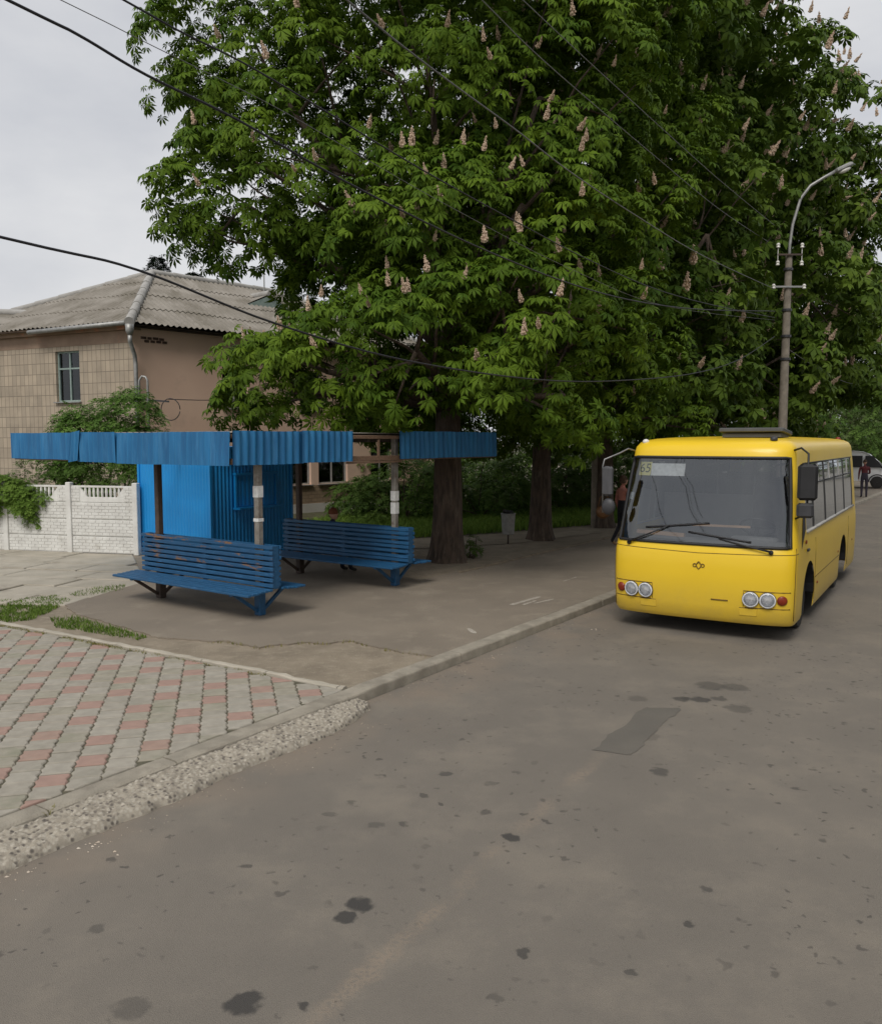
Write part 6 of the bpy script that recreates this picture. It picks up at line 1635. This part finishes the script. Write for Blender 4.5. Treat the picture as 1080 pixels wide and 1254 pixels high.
def spruce(label, base, h, r, seed):
    rng = np.random.default_rng(seed); t = thing('spruce_tree', label, 'tree', base, 0, 'spruces behind the house')
    b = MB(); b.tube([(0, 0, 0), (0, 0, h * 0.6), (0, 0, h)], [r * 0.09, r * 0.06, 0.012], 8); b.build('trunk', M_bark, t, True)
    n = 3600; z = h * (1 - rng.uniform(0, 1, n) * 0.85); w = (1 - z / h) ** 0.6 * r * (0.6 + 0.45 * (0.5 + 0.5 * np.sin(z * 7.0))); a = rng.uniform(0, 6.283, n); rr = w * rng.uniform(0.2, 1, n) ** 0.5
    pos = np.stack([np.cos(a) * rr, np.sin(a) * rr, z], 1); fwd = np.stack([np.cos(a), np.sin(a), np.full(n, -0.25)], 1) + rng.normal(size=(n, 3)) * 0.2
    v, f, k = leaves(SPR, pos, fwd, np.array([[0, 0, 1.0]]) + rng.normal(size=(n, 3)) * 0.3, 0.34 * rng.uniform(0.6, 1.2, n))
    link('crown', mesh_np('crown', v, f, False, np.repeat(rng.uniform(0, 1, n), k)), M_spruce, t)
for (px, py, d, lab, sd_) in ((193, 314, 46, 'small spruce top showing above the roof apex of the house', 1), (238, 334, 45, 'spruce top half hidden by the chestnut leaves above the roof', 2)):
    p = onplane(px, py, Vector((0, d, 0)), Vector((0, 1, 0))); spruce(lab, (p.x, d, -0.03), p.z, 2.6, sd_)
for k, (px, d, h, rad, lab) in enumerate(((1085, 82, 9.5, 5.0, 'pale hazy tree far down the street at the right edge'), (1050, 78, 8.0, 4.5, 'far light green tree behind the white van'), (1120, 74, 7.0, 5.0, 'far tree just outside the right edge of the street'), (1015, 70, 11.0, 5.0, 'far tree behind the end of the chestnut row'))):
    X = (px - 540) / 1038 * d
    chestnut('roadside_tree', lab, (X, d), h, generic((X, d), h, rad, 60 + k, 9, 1.0), 150, 14, 0.9, 0.6, SPR, M_fargreen, 0.2, 60 + k, 0, 30, 'trees at the far end of the street', 0.5, prune=None, htrunk=2.5)
for k in range(5):
    X = 27 + k * 3.2; d = 58 + k * 1.5
    bush('hedge_shrub', ('hedge shrub behind the white van roof', 'hedge shrub above the white van bonnet', 'hedge shrub at the far right beyond the van', 'outer hedge shrub past the right edge', 'outermost hedge shrub past the right edge')[k], 'shrub', (X, d, ZB), [((0, 0, 1.3), (2.1, 1.4, 1.4))], 60, 14, 0.5, 0.35, M_fargreen, 150 + k, SPR, 'hedge across the far end of the street', False)

# the belt of trees that closes the view behind the row
rng = np.random.default_rng(77); EL = []
for k in range(16):
    x, y = -6 + k * 2.6, 46 + k * 1.1 + rng.uniform(-2, 2); EL.append(((x, y, 3.4), (2.9, 2.0, 3.6 + rng.uniform(0, 1.2))))
P, Nn = clumps_on(EL, 900, rng, (0.7, 1.0), 0.2)
o = crown_mesh('woodland', P, Nn, 16, 0.75, 0.5, SPR, rng, M_shrub, None); tag(o, 'dark belt of trees closing the view behind the chestnut row', 'trees', None, 'stuff')

# unseen trees added across the street to fill the reflections in the bus windows
for k, (x, y, lab) in enumerate(((15.0, 9.0, 'unseen tree added for reflections across the street nearest the camera, right of the picture'), (18.5, 15.5, 'unseen tree added for reflections across the street level with the bus, right of the picture'), (22.5, 22.0, 'unseen tree added for reflections across the street behind the bus, right of the picture'), (11.5, 2.0, 'unseen tree added for reflections across the street beside the camera, right of the picture'))):
    chestnut('roadside_tree', lab, (x, y), 9.5, generic((x, y), 9.5, 4.0, 160 + k, 9, 0.8), 170, 14, 0.8, 0.5, SPR, M_fargreen, 0.2, 160 + k, 0, 40, 'unseen trees added across the street for reflections', 0.4, prune=None, htrunk=2.5)

for k, (x, y, lab) in enumerate(((55, 96, 'unseen far tree added for reflections beyond the right edge, leftmost'), (63, 94, 'unseen far tree added for reflections beyond the right edge, second'), (71, 92, 'unseen far tree added for reflections beyond the right edge, third'), (80, 90, 'unseen far tree added for reflections beyond the right edge, rightmost'))):  # unseen far trees added to cover the bright sky mirrored in the bus windows
    chestnut('roadside_tree', lab, (x, y), 13, generic((x, y), 13, 5.5, 180 + k, 9, 0.8), 130, 12, 1.1, 0.8, SPR, M_fargreen, 0.25, 180 + k, 0, 30, 'unseen far trees added for reflections', 0.4, prune=None, htrunk=2.5)
